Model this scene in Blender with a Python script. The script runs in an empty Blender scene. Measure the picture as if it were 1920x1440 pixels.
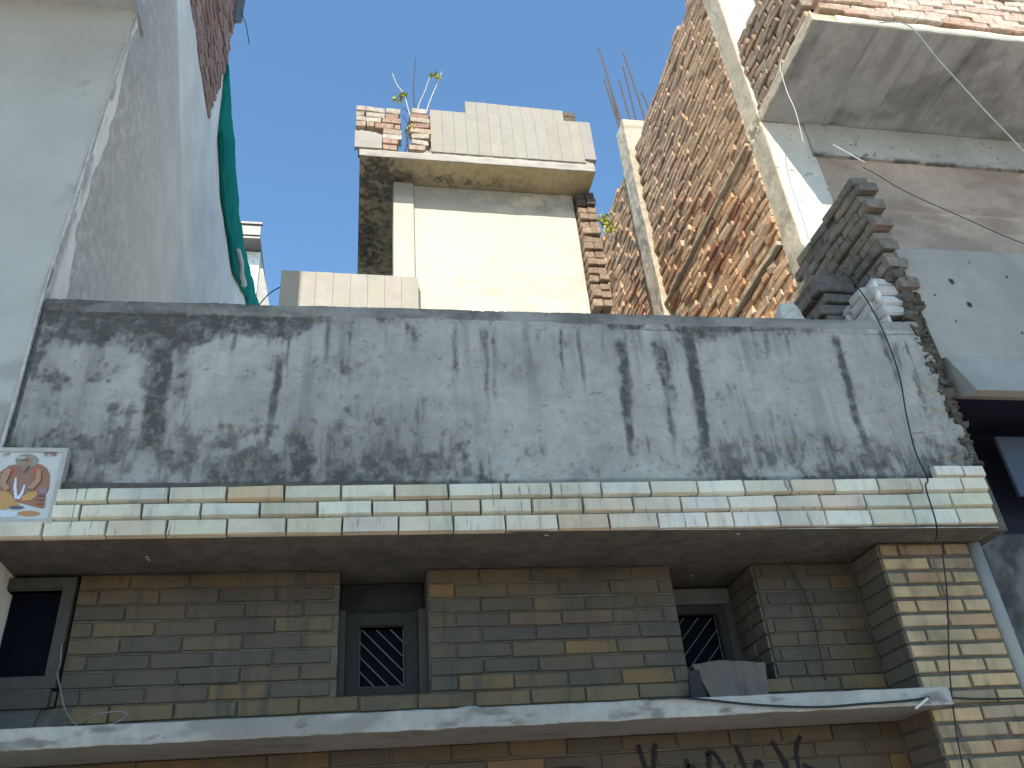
import bpy, math, random
import numpy as np

rnd = random.Random(7)
C = bpy.context.scene.collection
SC = bpy.context.scene

# ------------------------------------------------------------------ camera
cam = bpy.data.cameras.new("camera")
cam.sensor_width = 36.0
cam.lens = 29.741
cam.clip_start = 0.05
cam.clip_end = 2000
camo = bpy.data.objects.new("camera", cam)
C.objects.link(camo)
from mathutils import Matrix
camo.matrix_world = Matrix(((0.98353331, -0.02366377, -0.17917104, 0.0),
                            (-0.16363398, -0.53746065, -0.82726052, -4.0),
                            (-0.07672128, 0.84295674, -0.53248265, 1.6),
                            (0, 0, 0, 1)))
SC.camera = camo

# ------------------------------------------------------------------ light
SUN = (0.30, 1.0, -0.97)
EL = math.atan2(0.97, math.hypot(0.30, 1.0))
w = bpy.data.worlds.new("World")
SC.world = w
w.use_nodes = True
nt = w.node_tree
sky = nt.nodes.new("ShaderNodeTexSky")
sky.sky_type = 'NISHITA'
sky.sun_disc = False
sky.sun_elevation = EL
sky.sun_rotation = math.radians(180 + 16.7)
sky.altitude = 300
sky.air_density = 1.0
sky.dust_density = 0.3
sky.ozone_density = 3.0
bg = nt.nodes["Background"]
tint = nt.nodes.new("ShaderNodeMix"); tint.data_type = 'RGBA'; tint.blend_type = 'MULTIPLY'
tint.inputs[0].default_value = 1.0
tint.inputs[7].default_value = (0.86, 1.045, 1.045, 1.0)
nt.links.new(sky.outputs[0], tint.inputs[6])
nt.links.new(tint.outputs[2], bg.inputs[0])
bg.inputs[1].default_value = 0.13
sl = bpy.data.lights.new("sun", 'SUN')
sl.energy = 3.0
sl.angle = math.radians(0.5)
sl.color = (1.0, 0.93, 0.80)
slo = bpy.data.objects.new("sun", sl)
C.objects.link(slo)
from mathutils import Vector
slo.rotation_euler = Vector(SUN).to_track_quat('-Z', 'Y').to_euler()
slo.location = (-4, -12, 16)
SC.view_settings.view_transform = 'Standard'
SC.view_settings.look = 'None'
SC.view_settings.gamma = 1.0
SC.view_settings.use_curve_mapping = False
SC.view_settings.exposure = 1.15
SC.render.engine = 'CYCLES'
SC.cycles.max_bounces = 8
SC.cycles.diffuse_bounces = 6
SC.cycles.use_denoising = True

# ------------------------------------------------------------------ numpy noise
def _h(ix, iy, s):
    n = (ix * 374761393 + iy * 668265263 + s * 1442695041) & 0xFFFFFFFF
    n = ((n ^ (n >> 13)) * 1274126177) & 0xFFFFFFFF
    n = n ^ (n >> 16)
    return (n & 0xFFFF) / 65535.0
def vn(x, y, s=0):
    x = np.asarray(x, float); y = np.asarray(y, float)
    x0 = np.floor(x).astype(np.int64); y0 = np.floor(y).astype(np.int64)
    fx = x - x0; fy = y - y0
    fx = fx * fx * (3 - 2 * fx); fy = fy * fy * (3 - 2 * fy)
    a = _h(x0, y0, s); b = _h(x0 + 1, y0, s); c = _h(x0, y0 + 1, s); d = _h(x0 + 1, y0 + 1, s)
    return (a * (1 - fx) + b * fx) * (1 - fy) + (c * (1 - fx) + d * fx) * fy
def fbm(x, y, o=5, s=0, g=0.5):
    t = 0.0; a = 1.0; n = 0.0
    for i in range(o):
        t = t + a * vn(x, y, s + i * 17); n += a
        x = np.asarray(x) * 2.03 + 11.3; y = np.asarray(y) * 2.03 + 5.7; a *= g
    return t / n
def sst(a, b, x):
    t = np.clip((x - a) / (b - a), 0, 1)
    return t * t * (3 - 2 * t)

# ------------------------------------------------------------------ objects
W = {}
def link(o, parent, loc):
    if parent is not None:
        o.parent = parent
        p = W[parent.name]
        o.location = (loc[0] - p[0], loc[1] - p[1], loc[2] - p[2])
    else:
        o.location = loc
    C.objects.link(o)
    W[o.name] = tuple(loc)
    return o
def thing(name, label, cat, loc=(0, 0, 0), group=None):
    o = bpy.data.objects.new(name, None)
    o.empty_display_size = 0.2
    link(o, None, loc)
    o['label'] = label; o['category'] = cat
    if group: o['group'] = group
    return o
def tag(o, label, cat, group=None):
    o['label'] = label; o['category'] = cat
    if group: o['group'] = group
    return o
def obj(name, vs, fs, mat, parent=None, smooth=False, attrs=None, cols=None):
    vs = np.asarray(vs, float)
    c = (vs.min(0) + vs.max(0)) / 2
    me = bpy.data.meshes.new(name)
    me.from_pydata([tuple(v) for v in (vs - c)], [], fs)
    if attrs:
        for k, a in attrs.items():
            at = me.attributes.new(k, 'FLOAT', 'POINT')
            at.data.foreach_set('value', np.asarray(a, np.float32))
    if cols is not None:
        at = me.color_attributes.new('col', 'FLOAT_COLOR', 'POINT')
        at.data.foreach_set('color', np.asarray(cols, np.float32).ravel())
    if smooth:
        me.polygons.foreach_set('use_smooth', [True] * len(me.polygons))
    me.materials.append(mat)
    me.update()
    o = bpy.data.objects.new(name, me)
    return link(o, parent, tuple(float(q) for q in c))
def inst(name, me, parent, loc, rot=(0, 0, 0), sc=(1, 1, 1), col=None):
    o = bpy.data.objects.new(name, me)
    o.rotation_euler = rot; o.scale = sc
    if col: o.color = (*col, 1)
    return link(o, parent, loc)

class MB:
    def __init__(s): s.v = []; s.f = []; s.c = []
    def add(s, vs, fs, col=None):
        n = len(s.v)
        s.v += [tuple(v) for v in vs]
        s.f += [tuple(i + n for i in f) for f in fs]
        if col is not None: s.c += [(*col, 1.0)] * len(vs)
        return s
    def box(s, x0, x1, y0, y1, z0, z1, b=0.0, col=None):
        if b <= 0:
            vs = [(x, y, z) for x in (x0, x1) for y in (y0, y1) for z in (z0, z1)]
            fs = [(0, 1, 3, 2), (4, 6, 7, 5), (0, 4, 5, 1), (2, 3, 7, 6), (0, 2, 6, 4), (1, 5, 7, 3)]
        else:
            vs, fs = chamf((x1 - x0), (y1 - y0), (z1 - z0), b)
            m = ((x0 + x1) / 2, (y0 + y1) / 2, (z0 + z1) / 2)
            vs = [(v[0] + m[0], v[1] + m[1], v[2] + m[2]) for v in vs]
        return s.add(vs, fs, col)
    def prism(s, pts, axis, a0, a1, col=None):
        """closed outline pts (2d) extruded along axis between a0 and a1"""
        n = len(pts)
        def mk(p, a):
            if axis == 'x': return (a, p[0], p[1])
            if axis == 'y': return (p[0], a, p[1])
            return (p[0], p[1], a)
        vs = [mk(p, a0) for p in pts] + [mk(p, a1) for p in pts]
        fs = [tuple(range(n)), tuple(range(2 * n - 1, n - 1, -1))]
        fs += [(i, i + n, (i + 1) % n + n, (i + 1) % n) for i in range(n)]
        return s.add(vs, fs, col)
    def tube(s, pts, r, seg=6, r1=None, col=None):
        pts = [Vector(p) for p in pts]
        n = len(pts); vs = []; fs = []
        up = None
        for i, p in enumerate(pts):
            t = (pts[min(i + 1, n - 1)] - pts[max(i - 1, 0)]).normalized()
            if up is None:
                up = Vector((0, 0, 1)) if abs(t.z) < .9 else Vector((1, 0, 0))
            a = t.cross(up).normalized(); b = a.cross(t).normalized(); up = b
            rr = r if r1 is None else r + (r1 - r) * i / (n - 1)
            for k in range(seg):
                g = 2 * math.pi * k / seg
                vs.append(p + a * (rr * math.cos(g)) + b * (rr * math.sin(g)))
        for i in range(n - 1):
            for k in range(seg):
                fs.append((i * seg + k, i * seg + (k + 1) % seg, (i + 1) * seg + (k + 1) % seg, (i + 1) * seg + k))
        fs.append(tuple(range(seg - 1, -1, -1))); fs.append(tuple(range((n - 1) * seg, n * seg)))
        return s.add(vs, fs, col)
    def build(s, name, mat, parent=None, smooth=False):
        return obj(name, s.v, s.f, mat, parent, smooth, cols=s.c if s.c else None)

def chamf(L, D, H, c):
    """box with cut edges: 24 vertices, 44 triangles"""
    vs = []; idx = {}
    hx, hy, hz = L / 2, D / 2, H / 2
    for sx in (-1, 1):
        for sy in (-1, 1):
            for sz in (-1, 1):
                for a in range(3):
                    p = [sx * (hx - c), sy * (hy - c), sz * (hz - c)]
                    p[a] = (sx * hx, sy * hy, sz * hz)[a]
                    idx[(sx, sy, sz, a)] = len(vs); vs.append(tuple(p))
    fs = []
    I = lambda s, a: idx[(*s, a)]
    for a in range(3):
        b, d = (a + 1) % 3, (a + 2) % 3
        for sg in (-1, 1):
            q = []
            for (u, v) in ((-1, -1), (1, -1), (1, 1), (-1, 1)):
                s = [0, 0, 0]; s[a] = sg; s[b] = u; s[d] = v
                q.append(I(s, a))
            fs.append(tuple(q if sg > 0 else q[::-1]))
        for sb in (-1, 1):
            for sd in (-1, 1):
                s0 = [0, 0, 0]; s0[a] = -1; s0[b] = sb; s0[d] = sd
                s1 = list(s0); s1[a] = 1
                fs.append((I(s0, b), I(s1, b), I(s1, d), I(s0, d)))
    for sx in (-1, 1):
        for sy in (-1, 1):
            for sz in (-1, 1):
                fs.append(tuple(I((sx, sy, sz), a) for a in range(3)))
    return vs, fs

def surf(name, mat, parent, fn, nu, nv, n, thick, dirt=None, disp=None, attrs=None):
    """a rough slab: dense front grid fn(u,v), pushed along n by disp, a rim and a back"""
    u = np.linspace(0, 1, nu); v = np.linspace(0, 1, nv)
    U, V = np.meshgrid(u, v)
    X, Y, Z = fn(U, V)
    X, Y, Z = np.broadcast_arrays(np.asarray(X, float) + 0 * U, np.asarray(Y, float) + 0 * U, np.asarray(Z, float) + 0 * U)
    P0 = np.stack([X, Y, Z], -1)
    d = disp(X, Y, Z) if disp is not None else np.zeros_like(U)
    Pf = P0 + np.asarray(n, float) * d[..., None]
    a = dirt(X, Y, Z) if dirt is not None else np.zeros_like(U)
    i = np.arange(nu * nv).reshape(nv, nu)
    Q = np.stack([i[:-1, :-1], i[:-1, 1:], i[1:, 1:], i[1:, :-1]], -1).reshape(-1, 4)
    ring = np.concatenate([i[0, :], i[1:, -1], i[-1, -2::-1], i[-2:0:-1, 0]])
    F = Pf.reshape(-1, 3)
    B = F[ring] - np.asarray(n, float) * (thick + d.reshape(-1)[ring])[:, None]
    m = len(ring); o0 = nu * nv
    k = np.arange(m); k2 = (k + 1) % m
    R = np.stack([ring[k], o0 + k, o0 + k2, ring[k2]], -1)
    V_ = np.concatenate([F, B]); c = (V_.min(0) + V_.max(0)) / 2
    allq = np.concatenate([Q, R])
    me = bpy.data.meshes.new(name)
    me.vertices.add(len(V_)); me.vertices.foreach_set('co', (V_ - c).astype(np.float32).ravel())
    nq = len(allq)
    me.loops.add(nq * 4 + m)
    me.loops.foreach_set('vertex_index', np.concatenate([allq.ravel(), (o0 + k)[::-1]]).astype(np.int32))
    me.polygons.add(nq + 1)
    me.polygons.foreach_set('loop_start', np.arange(nq + 1, dtype=np.int32) * 4)
    me.update(calc_edges=True)
    sm = np.zeros(nq + 1, bool); sm[:len(Q)] = True
    me.polygons.foreach_set('use_smooth', sm)
    at = me.attributes.new('dirt', 'FLOAT', 'POINT')
    av = a.reshape(-1)
    at.data.foreach_set('value', np.concatenate([av, av[ring]]).astype(np.float32))
    me.materials.append(mat)
    me.validate(); me.update()
    o = bpy.data.objects.new(name, me)
    return link(o, parent, tuple(float(q) for q in c))

# ------------------------------------------------------------------ materials
class NT:
    def __init__(s, name, rough=0.9, spec=0.25):
        s.m = bpy.data.materials.new(name); s.m.use_nodes = True
        s.t = s.m.node_tree; s.b = s.t.nodes["Principled BSDF"]
        s.b.inputs['Roughness'].default_value = rough
        s.b.inputs['Specular IOR Level'].default_value = spec
        s.pos = s.t.nodes.new("ShaderNodeNewGeometry").outputs['Position']
    def n(s, k): return s.t.nodes.new(k)
    def L(s, a, b): s.t.links.new(a, b)
    def noise(s, scale, det=5, st=None, rough=0.55):
        q = s.n("ShaderNodeTexNoise"); q.inputs['Scale'].default_value = scale
        q.inputs['Detail'].default_value = det; q.inputs['Roughness'].default_value = rough
        src = s.pos
        if st:
            mp = s.n("ShaderNodeMapping"); mp.inputs['Scale'].default_value = st
            s.L(src, mp.inputs[0]); src = mp.outputs[0]
        s.L(src, q.inputs['Vector']); return q.outputs['Fac']
    def ramp(s, fac, a, b, lo=0.0, hi=1.0):
        q = s.n("ShaderNodeMapRange"); q.interpolation_type = 'SMOOTHSTEP'
        for i, x in ((1, a), (2, b), (3, lo), (4, hi)): q.inputs[i].default_value = x
        s.L(fac, q.inputs[0]); return q.outputs[0]
    def math(s, op, a, b):
        q = s.n("ShaderNodeMath"); q.operation = op
        for i, x in enumerate((a, b)):
            if isinstance(x, (int, float)): q.inputs[i].default_value = x
            else: s.L(x, q.inputs[i])
        q.use_clamp = (op == 'ADD'); return q.outputs[0]
    def mix(s, fac, a, b, mode='MIX'):
        q = s.n("ShaderNodeMix"); q.data_type = 'RGBA'; q.blend_type = mode
        for sock, x in ((q.inputs[0], fac), (q.inputs[6], a), (q.inputs[7], b)):
            if isinstance(x, (int, float)): sock.default_value = x
            elif isinstance(x, tuple): sock.default_value = (*x, 1)
            else: s.L(x, sock)
        return q.outputs[2]
    def grey(s, v):
        q = s.n("ShaderNodeCombineColor")
        for i in range(3): s.L(v, q.inputs[i])
        return q.outputs[0]
    def mul(s, col, v):
        return s.mix(1.0, col, s.grey(v), 'MULTIPLY')
    def attr(s, name):
        q = s.n("ShaderNodeAttribute"); q.attribute_name = name; return q
    def bump(s, h, strength, dist=0.01):
        q = s.n("ShaderNodeBump"); q.inputs['Strength'].default_value = strength
        q.inputs['Distance'].default_value = dist
        s.L(h, q.inputs['Height']); s.L(q.outputs[0], s.b.inputs['Normal'])
    def out(s, col):
        if isinstance(col, tuple): s.b.inputs['Base Color'].default_value = (*col, 1)
        else: s.L(col, s.b.inputs['Base Color'])
        return s.m

def plaster(name, base, dirt=(.08, .08, .075), base2=None, bump=.5, rough=.93, blot=.12, speck=.25, fine=55, streak=0.0):
    N = NT(name, rough)
    a = N.attr('dirt').outputs['Fac']
    n1 = N.noise(1.7, 6); n2 = N.noise(13, 8, rough=.7); n3 = N.noise(fine, 4)
    col = base if base2 is None else N.mix(N.ramp(N.noise(.9, 6), .38, .62), base, base2)
    col = N.mul(col if not isinstance(col, tuple) else N.mix(0.0, col, col), N.ramp(n1, .25, .75, 1 - blot, 1 + blot))
    col = N.mul(col, N.ramp(n2, .3, .7, 1 - speck, 1 + speck * .5))
    if streak:
        st = N.ramp(N.noise(1.0, 6, st=(9, 9, .7), rough=.65), .52, .72, 0, streak)
        a = N.math('ADD', a, st)
    f = N.math('MULTIPLY', a, N.ramp(n2, .28, .6, .55, 1.15))
    f = N.math('ADD', f, 0.0)
    col = N.mix(f, col, dirt)
    h = N.math('ADD', N.math('MULTIPLY', n3, .5), N.math('MULTIPLY', n2, .6))
    N.bump(h, bump, .012)
    return N.out(col)

def tinted(name, rough=.8, var=.25, scale=22, mort=None, mort_amt=.6, dirt=None, dirt_amt=.8, bump=.4, attr=False, spec=.25, drip=0):
    N = NT(name, rough, spec)
    if attr:
        c = N.attr('col').outputs['Color']
    else:
        c = N.n("ShaderNodeObjectInfo").outputs['Color']
    n = N.noise(scale, 6, rough=.65)
    c = N.mul(c, N.ramp(n, .28, .72, 1 - var, 1 + var))
    if mort:
        c = N.mix(N.ramp(N.noise(16, 6, rough=.7), mort_amt, mort_amt + .1), c, mort)
    if dirt:
        s = N.ramp(N.noise(1.0, 7, st=(16, 16, 2.0), rough=.65), .5, .75, 0, dirt_amt)
        s2 = N.ramp(N.noise(1.8, 7, rough=.68), .42, .72, 0, dirt_amt)
        f_ = N.math('ADD', s, s2)
        if drip:
            f_ = N.math('ADD', f_, N.math('MULTIPLY', N.ramp(N.noise(1.0, 3, st=(55, 55, 3.5), rough=.5), .62, .68, 0, drip), N.ramp(N.noise(3.0, 3), .45, .6)))
        c = N.mix(f_, c, dirt)
    N.bump(N.noise(scale * 3.5, 6, rough=.7), bump, .008)
    return N.out(c)

def simple(name, col, rough=.6, var=.12, scale=12, metal=0.0, bump=0.0, spec=.3):
    N = NT(name, rough, spec); N.b.inputs['Metallic'].default_value = metal
    c = N.mul(N.mix(0.0, col, col), N.ramp(N.noise(scale, 6), .25, .75, 1 - var, 1 + var))
    if bump: N.bump(N.noise(scale * 5, 5), bump, .006)
    return N.out(c)

M_par = plaster('parapet_plaster', (.385, .358, .318), (.080, .074, .066), (.325, .302, .272), bump=.6, speck=.14)
M_white = plaster('left_white_plaster', (.45, .425, .39), (.12, .113, .103), (.43, .405, .37), bump=.22, speck=.06, blot=.06)
M_side = plaster('grey_lime_plaster', (.78, .725, .65), (.36, .336, .306), (.74, .69, .627), bump=.22, speck=.05)
M_soffit = plaster('soffit_plaster', (.46, .46, .465), (.09, .09, .09), (.40, .40, .405), bump=.3, speck=.12)
M_cream = plaster('cream_paint', (.64, .585, .46), (.40, .38, .345), (.67, .615, .495), bump=.15, speck=.05, blot=.05)
M_mould = plaster('mouldy_ceiling', (.45, .375, .235), (.075, .072, .063), (.50, .42, .27), bump=.3, speck=.15)
M_grey = plaster('grey_cement', (.44, .415, .37), (.20, .19, .18), (.39, .37, .335), bump=.35, speck=.12)
M_conc = plaster('raw_concrete', (.60, .515, .385), (.22, .19, .15), (.52, .45, .34), bump=.6, speck=.2)
M_wcol = plaster('whitewashed_concrete', (.64, .61, .56), (.12, .11, .10), (.58, .555, .51), bump=.3, speck=.08)
M_band = plaster('pale_mortar_band', (.62, .52, .38), (.3, .25, .18), (.55, .46, .34), bump=.5, speck=.2)
M_recess_shade = plaster('recess_shade', (.055, .05, .05), (.02, .02, .02), (.04, .037, .037), bump=.4, speck=.2)  # lintel coloured near black: the recess shade painted in
M_under = plaster('shade_and_dirt_plaster', (.17, .165, .155), (.05, .05, .05), (.14, .135, .13), bump=.3, speck=.12)  # plaster darkened for ledge and lintel shade; stained lower wall uses it too
M_slab = plaster('slab_underside', (.47, .455, .43), (.16, .153, .147), (.40, .387, .367), bump=.3, speck=.12)
M_tan = plaster('tan_plaster', (.44, .335, .27), (.27, .195, .155), (.40, .31, .255), bump=.3, speck=.12)
M_bal = plaster('balcony_white', (.31, .285, .25), (.03, .03, .03), (.28, .258, .228), bump=.15, speck=.06)
M_ledge = plaster('ledge_whitewash', (.37, .345, .305), (.13, .12, .106), (.28, .262, .235), bump=.5, speck=.15)
M_mortar = plaster('dark_mortar', (.115, .10, .082), (.04, .038, .033), (.09, .08, .066), bump=.6, speck=.3)
M_mortar2 = plaster('pale_mortar', (.34, .29, .23), (.13, .11, .09), (.28, .235, .185), bump=.9, speck=.35)
M_tile = tinted('face_tile', .55, .10, 9, dirt=(.032, .027, .022), dirt_amt=.70, bump=.12, spec=.35)
M_ctile = tinted('cornice_tile', .5, .06, 8, dirt=(.17, .165, .15), dirt_amt=.42, bump=.08, spec=.35, drip=.9)
M_brick = tinted('brick', .9, .28, 24, mort=(.36, .31, .25), mort_amt=.68, bump=.7)
M_brickc = tinted('brick_mass', .9, .28, 24, mort=(.36, .31, .25), mort_amt=.68, bump=.7, attr=True)
M_dbrick = tinted('weathered_brick', .92, .25, 18, mort=(.25, .24, .22), mort_amt=.62, dirt=(.05, .05, .05), dirt_amt=.5, bump=.7)
M_wbrick = tinted('painted_brick', .9, .10, 12, mort=(.40, .40, .39), mort_amt=.6, bump=.5)
M_panel = tinted('plaster_panel', .92, .07, 6, dirt=(.36, .35, .33), dirt_amt=.45, bump=.25)
M_dark = simple('dark_interior', (.006, .007, .012), .6)
M_glass = simple('dark_glass', (.004, .005, .010), .5, spec=.03)
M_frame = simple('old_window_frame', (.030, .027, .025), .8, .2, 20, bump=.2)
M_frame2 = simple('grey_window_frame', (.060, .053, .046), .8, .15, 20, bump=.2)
M_bar = simple('grille_bar', (.14, .135, .13), .5)
M_pipe = simple('drain_pipe_grey', (.24, .23, .205), .6, .1, 6)
M_rebar = simple('rusty_rebar', (.11, .075, .055), .75, .2, 30, bump=.4)
M_wireb = simple('black_cable', (.012, .012, .013), .5)
M_wirew = simple('pale_wire', (.55, .53, .5), .5)
M_stem = simple('pale_stem', (.55, .52, .42), .8)
M_twig = simple('dark_twig', (.07, .06, .05), .8)
M_paint = simple('black_spray_paint', (.006, .006, .007), .7)
M_asph = simple('dusty_street', (.43, .385, .325), .95, .2, 3, bump=.4)
M_sheet = simple('grey_metal_sheet', (.17, .165, .16), .5, .08, 4, metal=.3)
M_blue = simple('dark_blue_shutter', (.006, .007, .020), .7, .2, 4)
M_board = simple('pale_blue_board', (.065, .085, .13), .7, .08, 4)
M_card = simple('brown_cardboard', (.135, .108, .09), .85, .12, 8, bump=.1)
M_rag = simple('white_rag', (.62, .60, .56), .9)
M_cloth = simple('pale_cloth', (.30, .30, .285), .9, .15, 25, bump=.2)
M_blocker = plaster('blocker_panel', (.55, .53, .5), (.2, .2, .2), bump=.2)  # colour of the added sun-blocking panel
M_far = plaster('far_white_wall', (.74, .72, .66), (.4, .4, .38), bump=.1)
M_frost = tinted('tile_picture_print', .35, .05, 20, bump=.05, attr=True, spec=.4)

def tarp_mat():
    N = NT('green_tarp', .75, .2)
    c = N.mix(N.ramp(N.noise(4, 5), .3, .7), (.002, .27, .22), (.004, .34, .275))
    N.bump(N.noise(160, 2), .15, .003)
    tr = N.n("ShaderNodeBsdfTranslucent"); N.L(c, tr.inputs[0])
    mx = N.n("ShaderNodeMixShader"); mx.inputs[0].default_value = .5
    N.L(N.b.outputs[0], mx.inputs[1]); N.L(tr.outputs[0], mx.inputs[2])
    o = [q for q in N.t.nodes if q.type == 'OUTPUT_MATERIAL'][0]
    N.L(mx.outputs[0], o.inputs[0]); return N.out(c)
M_tarp = tarp_mat()
def leaf_mat():
    N = NT('yellow_green_leaf', .6, .3)
    c = N.mix(N.ramp(N.noise(30, 3), .3, .7), (.50, .46, .05), (.28, .32, .04))
    return N.out(c)
M_leaf = leaf_mat()

# ------------------------------------------------------------------ shared small meshes
def jitter_brick(seed, L=.23, D=.11, H=.075, c=.009, j=.005):
    r = random.Random(seed)
    vs, fs = chamf(L, D, H, c)
    sk = [(r.uniform(-j, j), r.uniform(-j, j), r.uniform(-j, j)) for _ in range(8)]
    o = []
    for v in vs:
        k = (v[0] > 0) * 4 + (v[1] > 0) * 2 + (v[2] > 0)
        s = sk[k]
        o.append((v[0] + s[0] + r.uniform(-j, j) * .5, v[1] + s[1] + r.uniform(-j, j) * .5, v[2] + s[2] + r.uniform(-j, j) * .5))
    return o, fs
def mesh(name, vs, fs, mat):
    me = bpy.data.meshes.new(name); me.from_pydata(vs, [], fs); me.materials.append(mat); me.update(); return me
BR = [jitter_brick(i) for i in range(8)]
ME_brick = [mesh('brick', v, f, M_brick) for v, f in BR]
ME_dbrick = [mesh('brick', v, f, M_dbrick) for v, f in BR]
ME_wbrick = [mesh('brick', *jitter_brick(40 + i, c=.014, j=.005), M_wbrick) for i in range(5)]
ME_nbrick = [mesh('brick', *jitter_brick(60 + i, c=.006, j=.003), M_brick) for i in range(6)]

def tile_mesh(name, mat, side, top, bot, mid, seed=0):
    vs = []; r_ = random.Random(seed)
    for y, a, b, t in ((0, side, bot, top), (mid, 0, 0, 0), (1, 0, 0, 0)):
        u_ = (lambda m: r_.uniform(-m, m)) if y < 1 else (lambda m: 0)
        vs += [(sx * (.5 - a) + u_(.008), y + abs(u_(.10)), zz_ + u_(.035)) for sx, zz_ in ((-1, -.5 + b), (1, -.5 + b), (1, .5 - t), (-1, .5 - t))]
    fs = [(0, 1, 2, 3), (11, 10, 9, 8)]
    for k in (0, 4):
        for i in range(4):
            fs.append((k + i, k + 4 + i, k + 4 + (i + 1) % 4, k + (i + 1) % 4))
    return mesh(name, vs, fs, mat)
ME_ctile = [tile_mesh('cornice_tile', M_ctile, .014, .05, .17, .55, s) for s in range(6)]
ME_cflat = [tile_mesh('cornice_tile', M_ctile, .010, .04, .04, .35, 50 + s) for s in range(6)]
ME_tile = [tile_mesh('brick_tile', M_tile, .012, .06, .06, .3, 20 + s) for s in range(8)]

def vary(c, a=.08):
    k = 1 + rnd.uniform(-a, a)
    return tuple(max(0, q * k * (1 + rnd.uniform(-.03, .03))) for q in c)

# ------------------------------------------------------------------ street
g = MB(); g.box(-300, 300, -300, 300, -.3, 0)
o = g.build('street', M_asph); o['kind'] = 'structure'; o['label'] = 'dusty ground of the street'

# ------------------------------------------------------------------ the low house in front
house = thing('house', 'low house front with stained grey parapet above a white tiled cornice and brick-tile wall', 'house', (1, 0, 0))

core = MB()
core.box(-2.6, 3.55, .487, 1.0, 0, 2.6)
core.box(-1.37, -.07, .487, 1.0, 2.6, 3.256)
core.box(.40, 1.80, .487, 1.0, 2.6, 3.256)
core.box(2.32, 3.55, .487, 1.0, 2.6, 3.256)
core.box(2.962, 3.53, .183, .487, 0, 3.256)
wall = core.build('front_wall', M_mortar, house)

def soff_d(X, Y, Z):
    d = sst(.55, .8, fbm(X * 3, Y * 5, 5, 3)) * .6 + sst(.70, .76, fbm(X * 7, Y * 16, 4, 5)) * .9
    return np.clip(d + sst(.35, .6, Y) * .3 * fbm(X * 2, Y * 2, 3, 9), 0, 1)
corn = MB()
corn.box(-2.6, 3.60, -.030, 1.0, 3.262, 3.53)
cornice = corn.build('cornice', M_mortar, house)
surf('soffit', M_soffit, house, lambda u, v: (-2.6 + 6.205 * u, -.034 + 1.03 * v, 3.262 + 0 * u), 240, 50, (0, 0, -1), .0015,
     soff_d, lambda X, Y, Z: (fbm(X * 6, Y * 6, 5, 2) - .5) * .012 - .004)

# cornice: three courses of splayed tiles, a short fourth one at the broken end
cream = [(.59, .53, .42), (.575, .505, .38), (.545, .475, .365), (.61, .55, .445), (.535, .45, .325), (.58, .53, .44)]
tan = {(0, 4): (.50, .36, .22), (0, 7): (.52, .44, .30), (2, 11): (.52, .40, .25), (0, 9): (.55, .50, .38), (2, 7): (.53, .47, .36), (1, 5): (.50, .43, .32), (0, 2): (.53, .47, .38)}
def zb(x): return 3.256 + .0078 * (x - .6)
def zt(x): return 3.524 + .0165 * (x - .6)
for r, xs in ((0, -1.704), (1, -1.815), (2, -1.960)):
    k = 0; x = xs
    while x < 3.58:
        x1 = x + .2705 + (.004 if k % 3 else -.003)
        if r == 2 and k == 14: x1 = x + .15
        e = min(x1, 3.605 - .012 * r + .02)
        if e - x > .05 and not (r < 2 and e < -1.40):
            x0 = max(x, -1.395) if r < 2 else x
            m = (x0 + e) / 2
            h = (zt(m) - zb(m)) / 3
            zc = zb(m) + h * (2.5 - r)
            inst('cornice_tile', (ME_ctile if r < 2 else ME_cflat)[rnd.randrange(6)], cornice, (m, -.062 + .003 * r + rnd.uniform(-.002, .002), zc),
                 (rnd.uniform(-.012, .012), -.0078 - .0087 * (1 - r / 2) + rnd.uniform(-.004, .004), rnd.uniform(-.004, .004)), (e - x0 - .007, .045, h - .008), vary(tan.get((r, k), cream[rnd.randrange(6)]), .05))
        x = x1; k += 1
for a, b in ((3.315, 3.50), (3.503, 3.645)):
    inst('cornice_tile', ME_ctile[rnd.randrange(6)], cornice, ((a + b) / 2, -.062, 3.607), (0, -.02, 0), (b - a - .006, .045, .075), vary(cream[0], .04))

# parapet -----------------------------------------------------------------
STR = [(-1.065, 4.396, -0.988, 3.56, 0.103, 0.9), (-0.942, 4.401, -0.928, 3.864, 0.062, 0.8), (-1.362, 4.384, -1.37, 3.982, 0.08, 0.5), (-0.605, 4.237, -0.638, 3.999, 0.07, 0.5), (-0.427, 4.313, -0.455, 3.562, 0.029, 0.9), (-0.695, 3.9, -0.687, 3.562, 0.029, 0.6), (0.31, 4.558, 0.315, 4.267, 0.04, 0.8), (0.736, 4.565, 0.712, 4.279, 0.039, 0.8), (1.057, 4.54, 1.049, 4.385, 0.023, 0.6), (1.567, 4.502, 1.5, 3.602, 0.041, 0.95), (1.806, 4.511, 1.8, 3.981, 0.069, 0.75), (2.01, 4.58, 1.942, 3.604, 0.046, 0.95), (1.774, 4.053, 1.776, 3.636, 0.033, 0.6), (2.425, 4.536, 2.429, 4.335, 0.054, 0.5), (2.53, 4.665, 2.5, 4.338, 0.026, 0.5), (3.012, 4.602, 2.956, 3.592, 0.038, 0.95), (3.354, 4.659, 3.341, 4.088, 0.031, 0.6), (3.504, 4.329, 3.432, 3.937, 0.048, 0.5), (0.083, 4.259, 0.058, 3.947, 0.044, 0.3)]
def par_top(X): return 4.690 + .0163 * (X - .4) + .012 * (fbm(X * 5, X * 0, 3, 8) - .5) * (X < 0)
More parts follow.
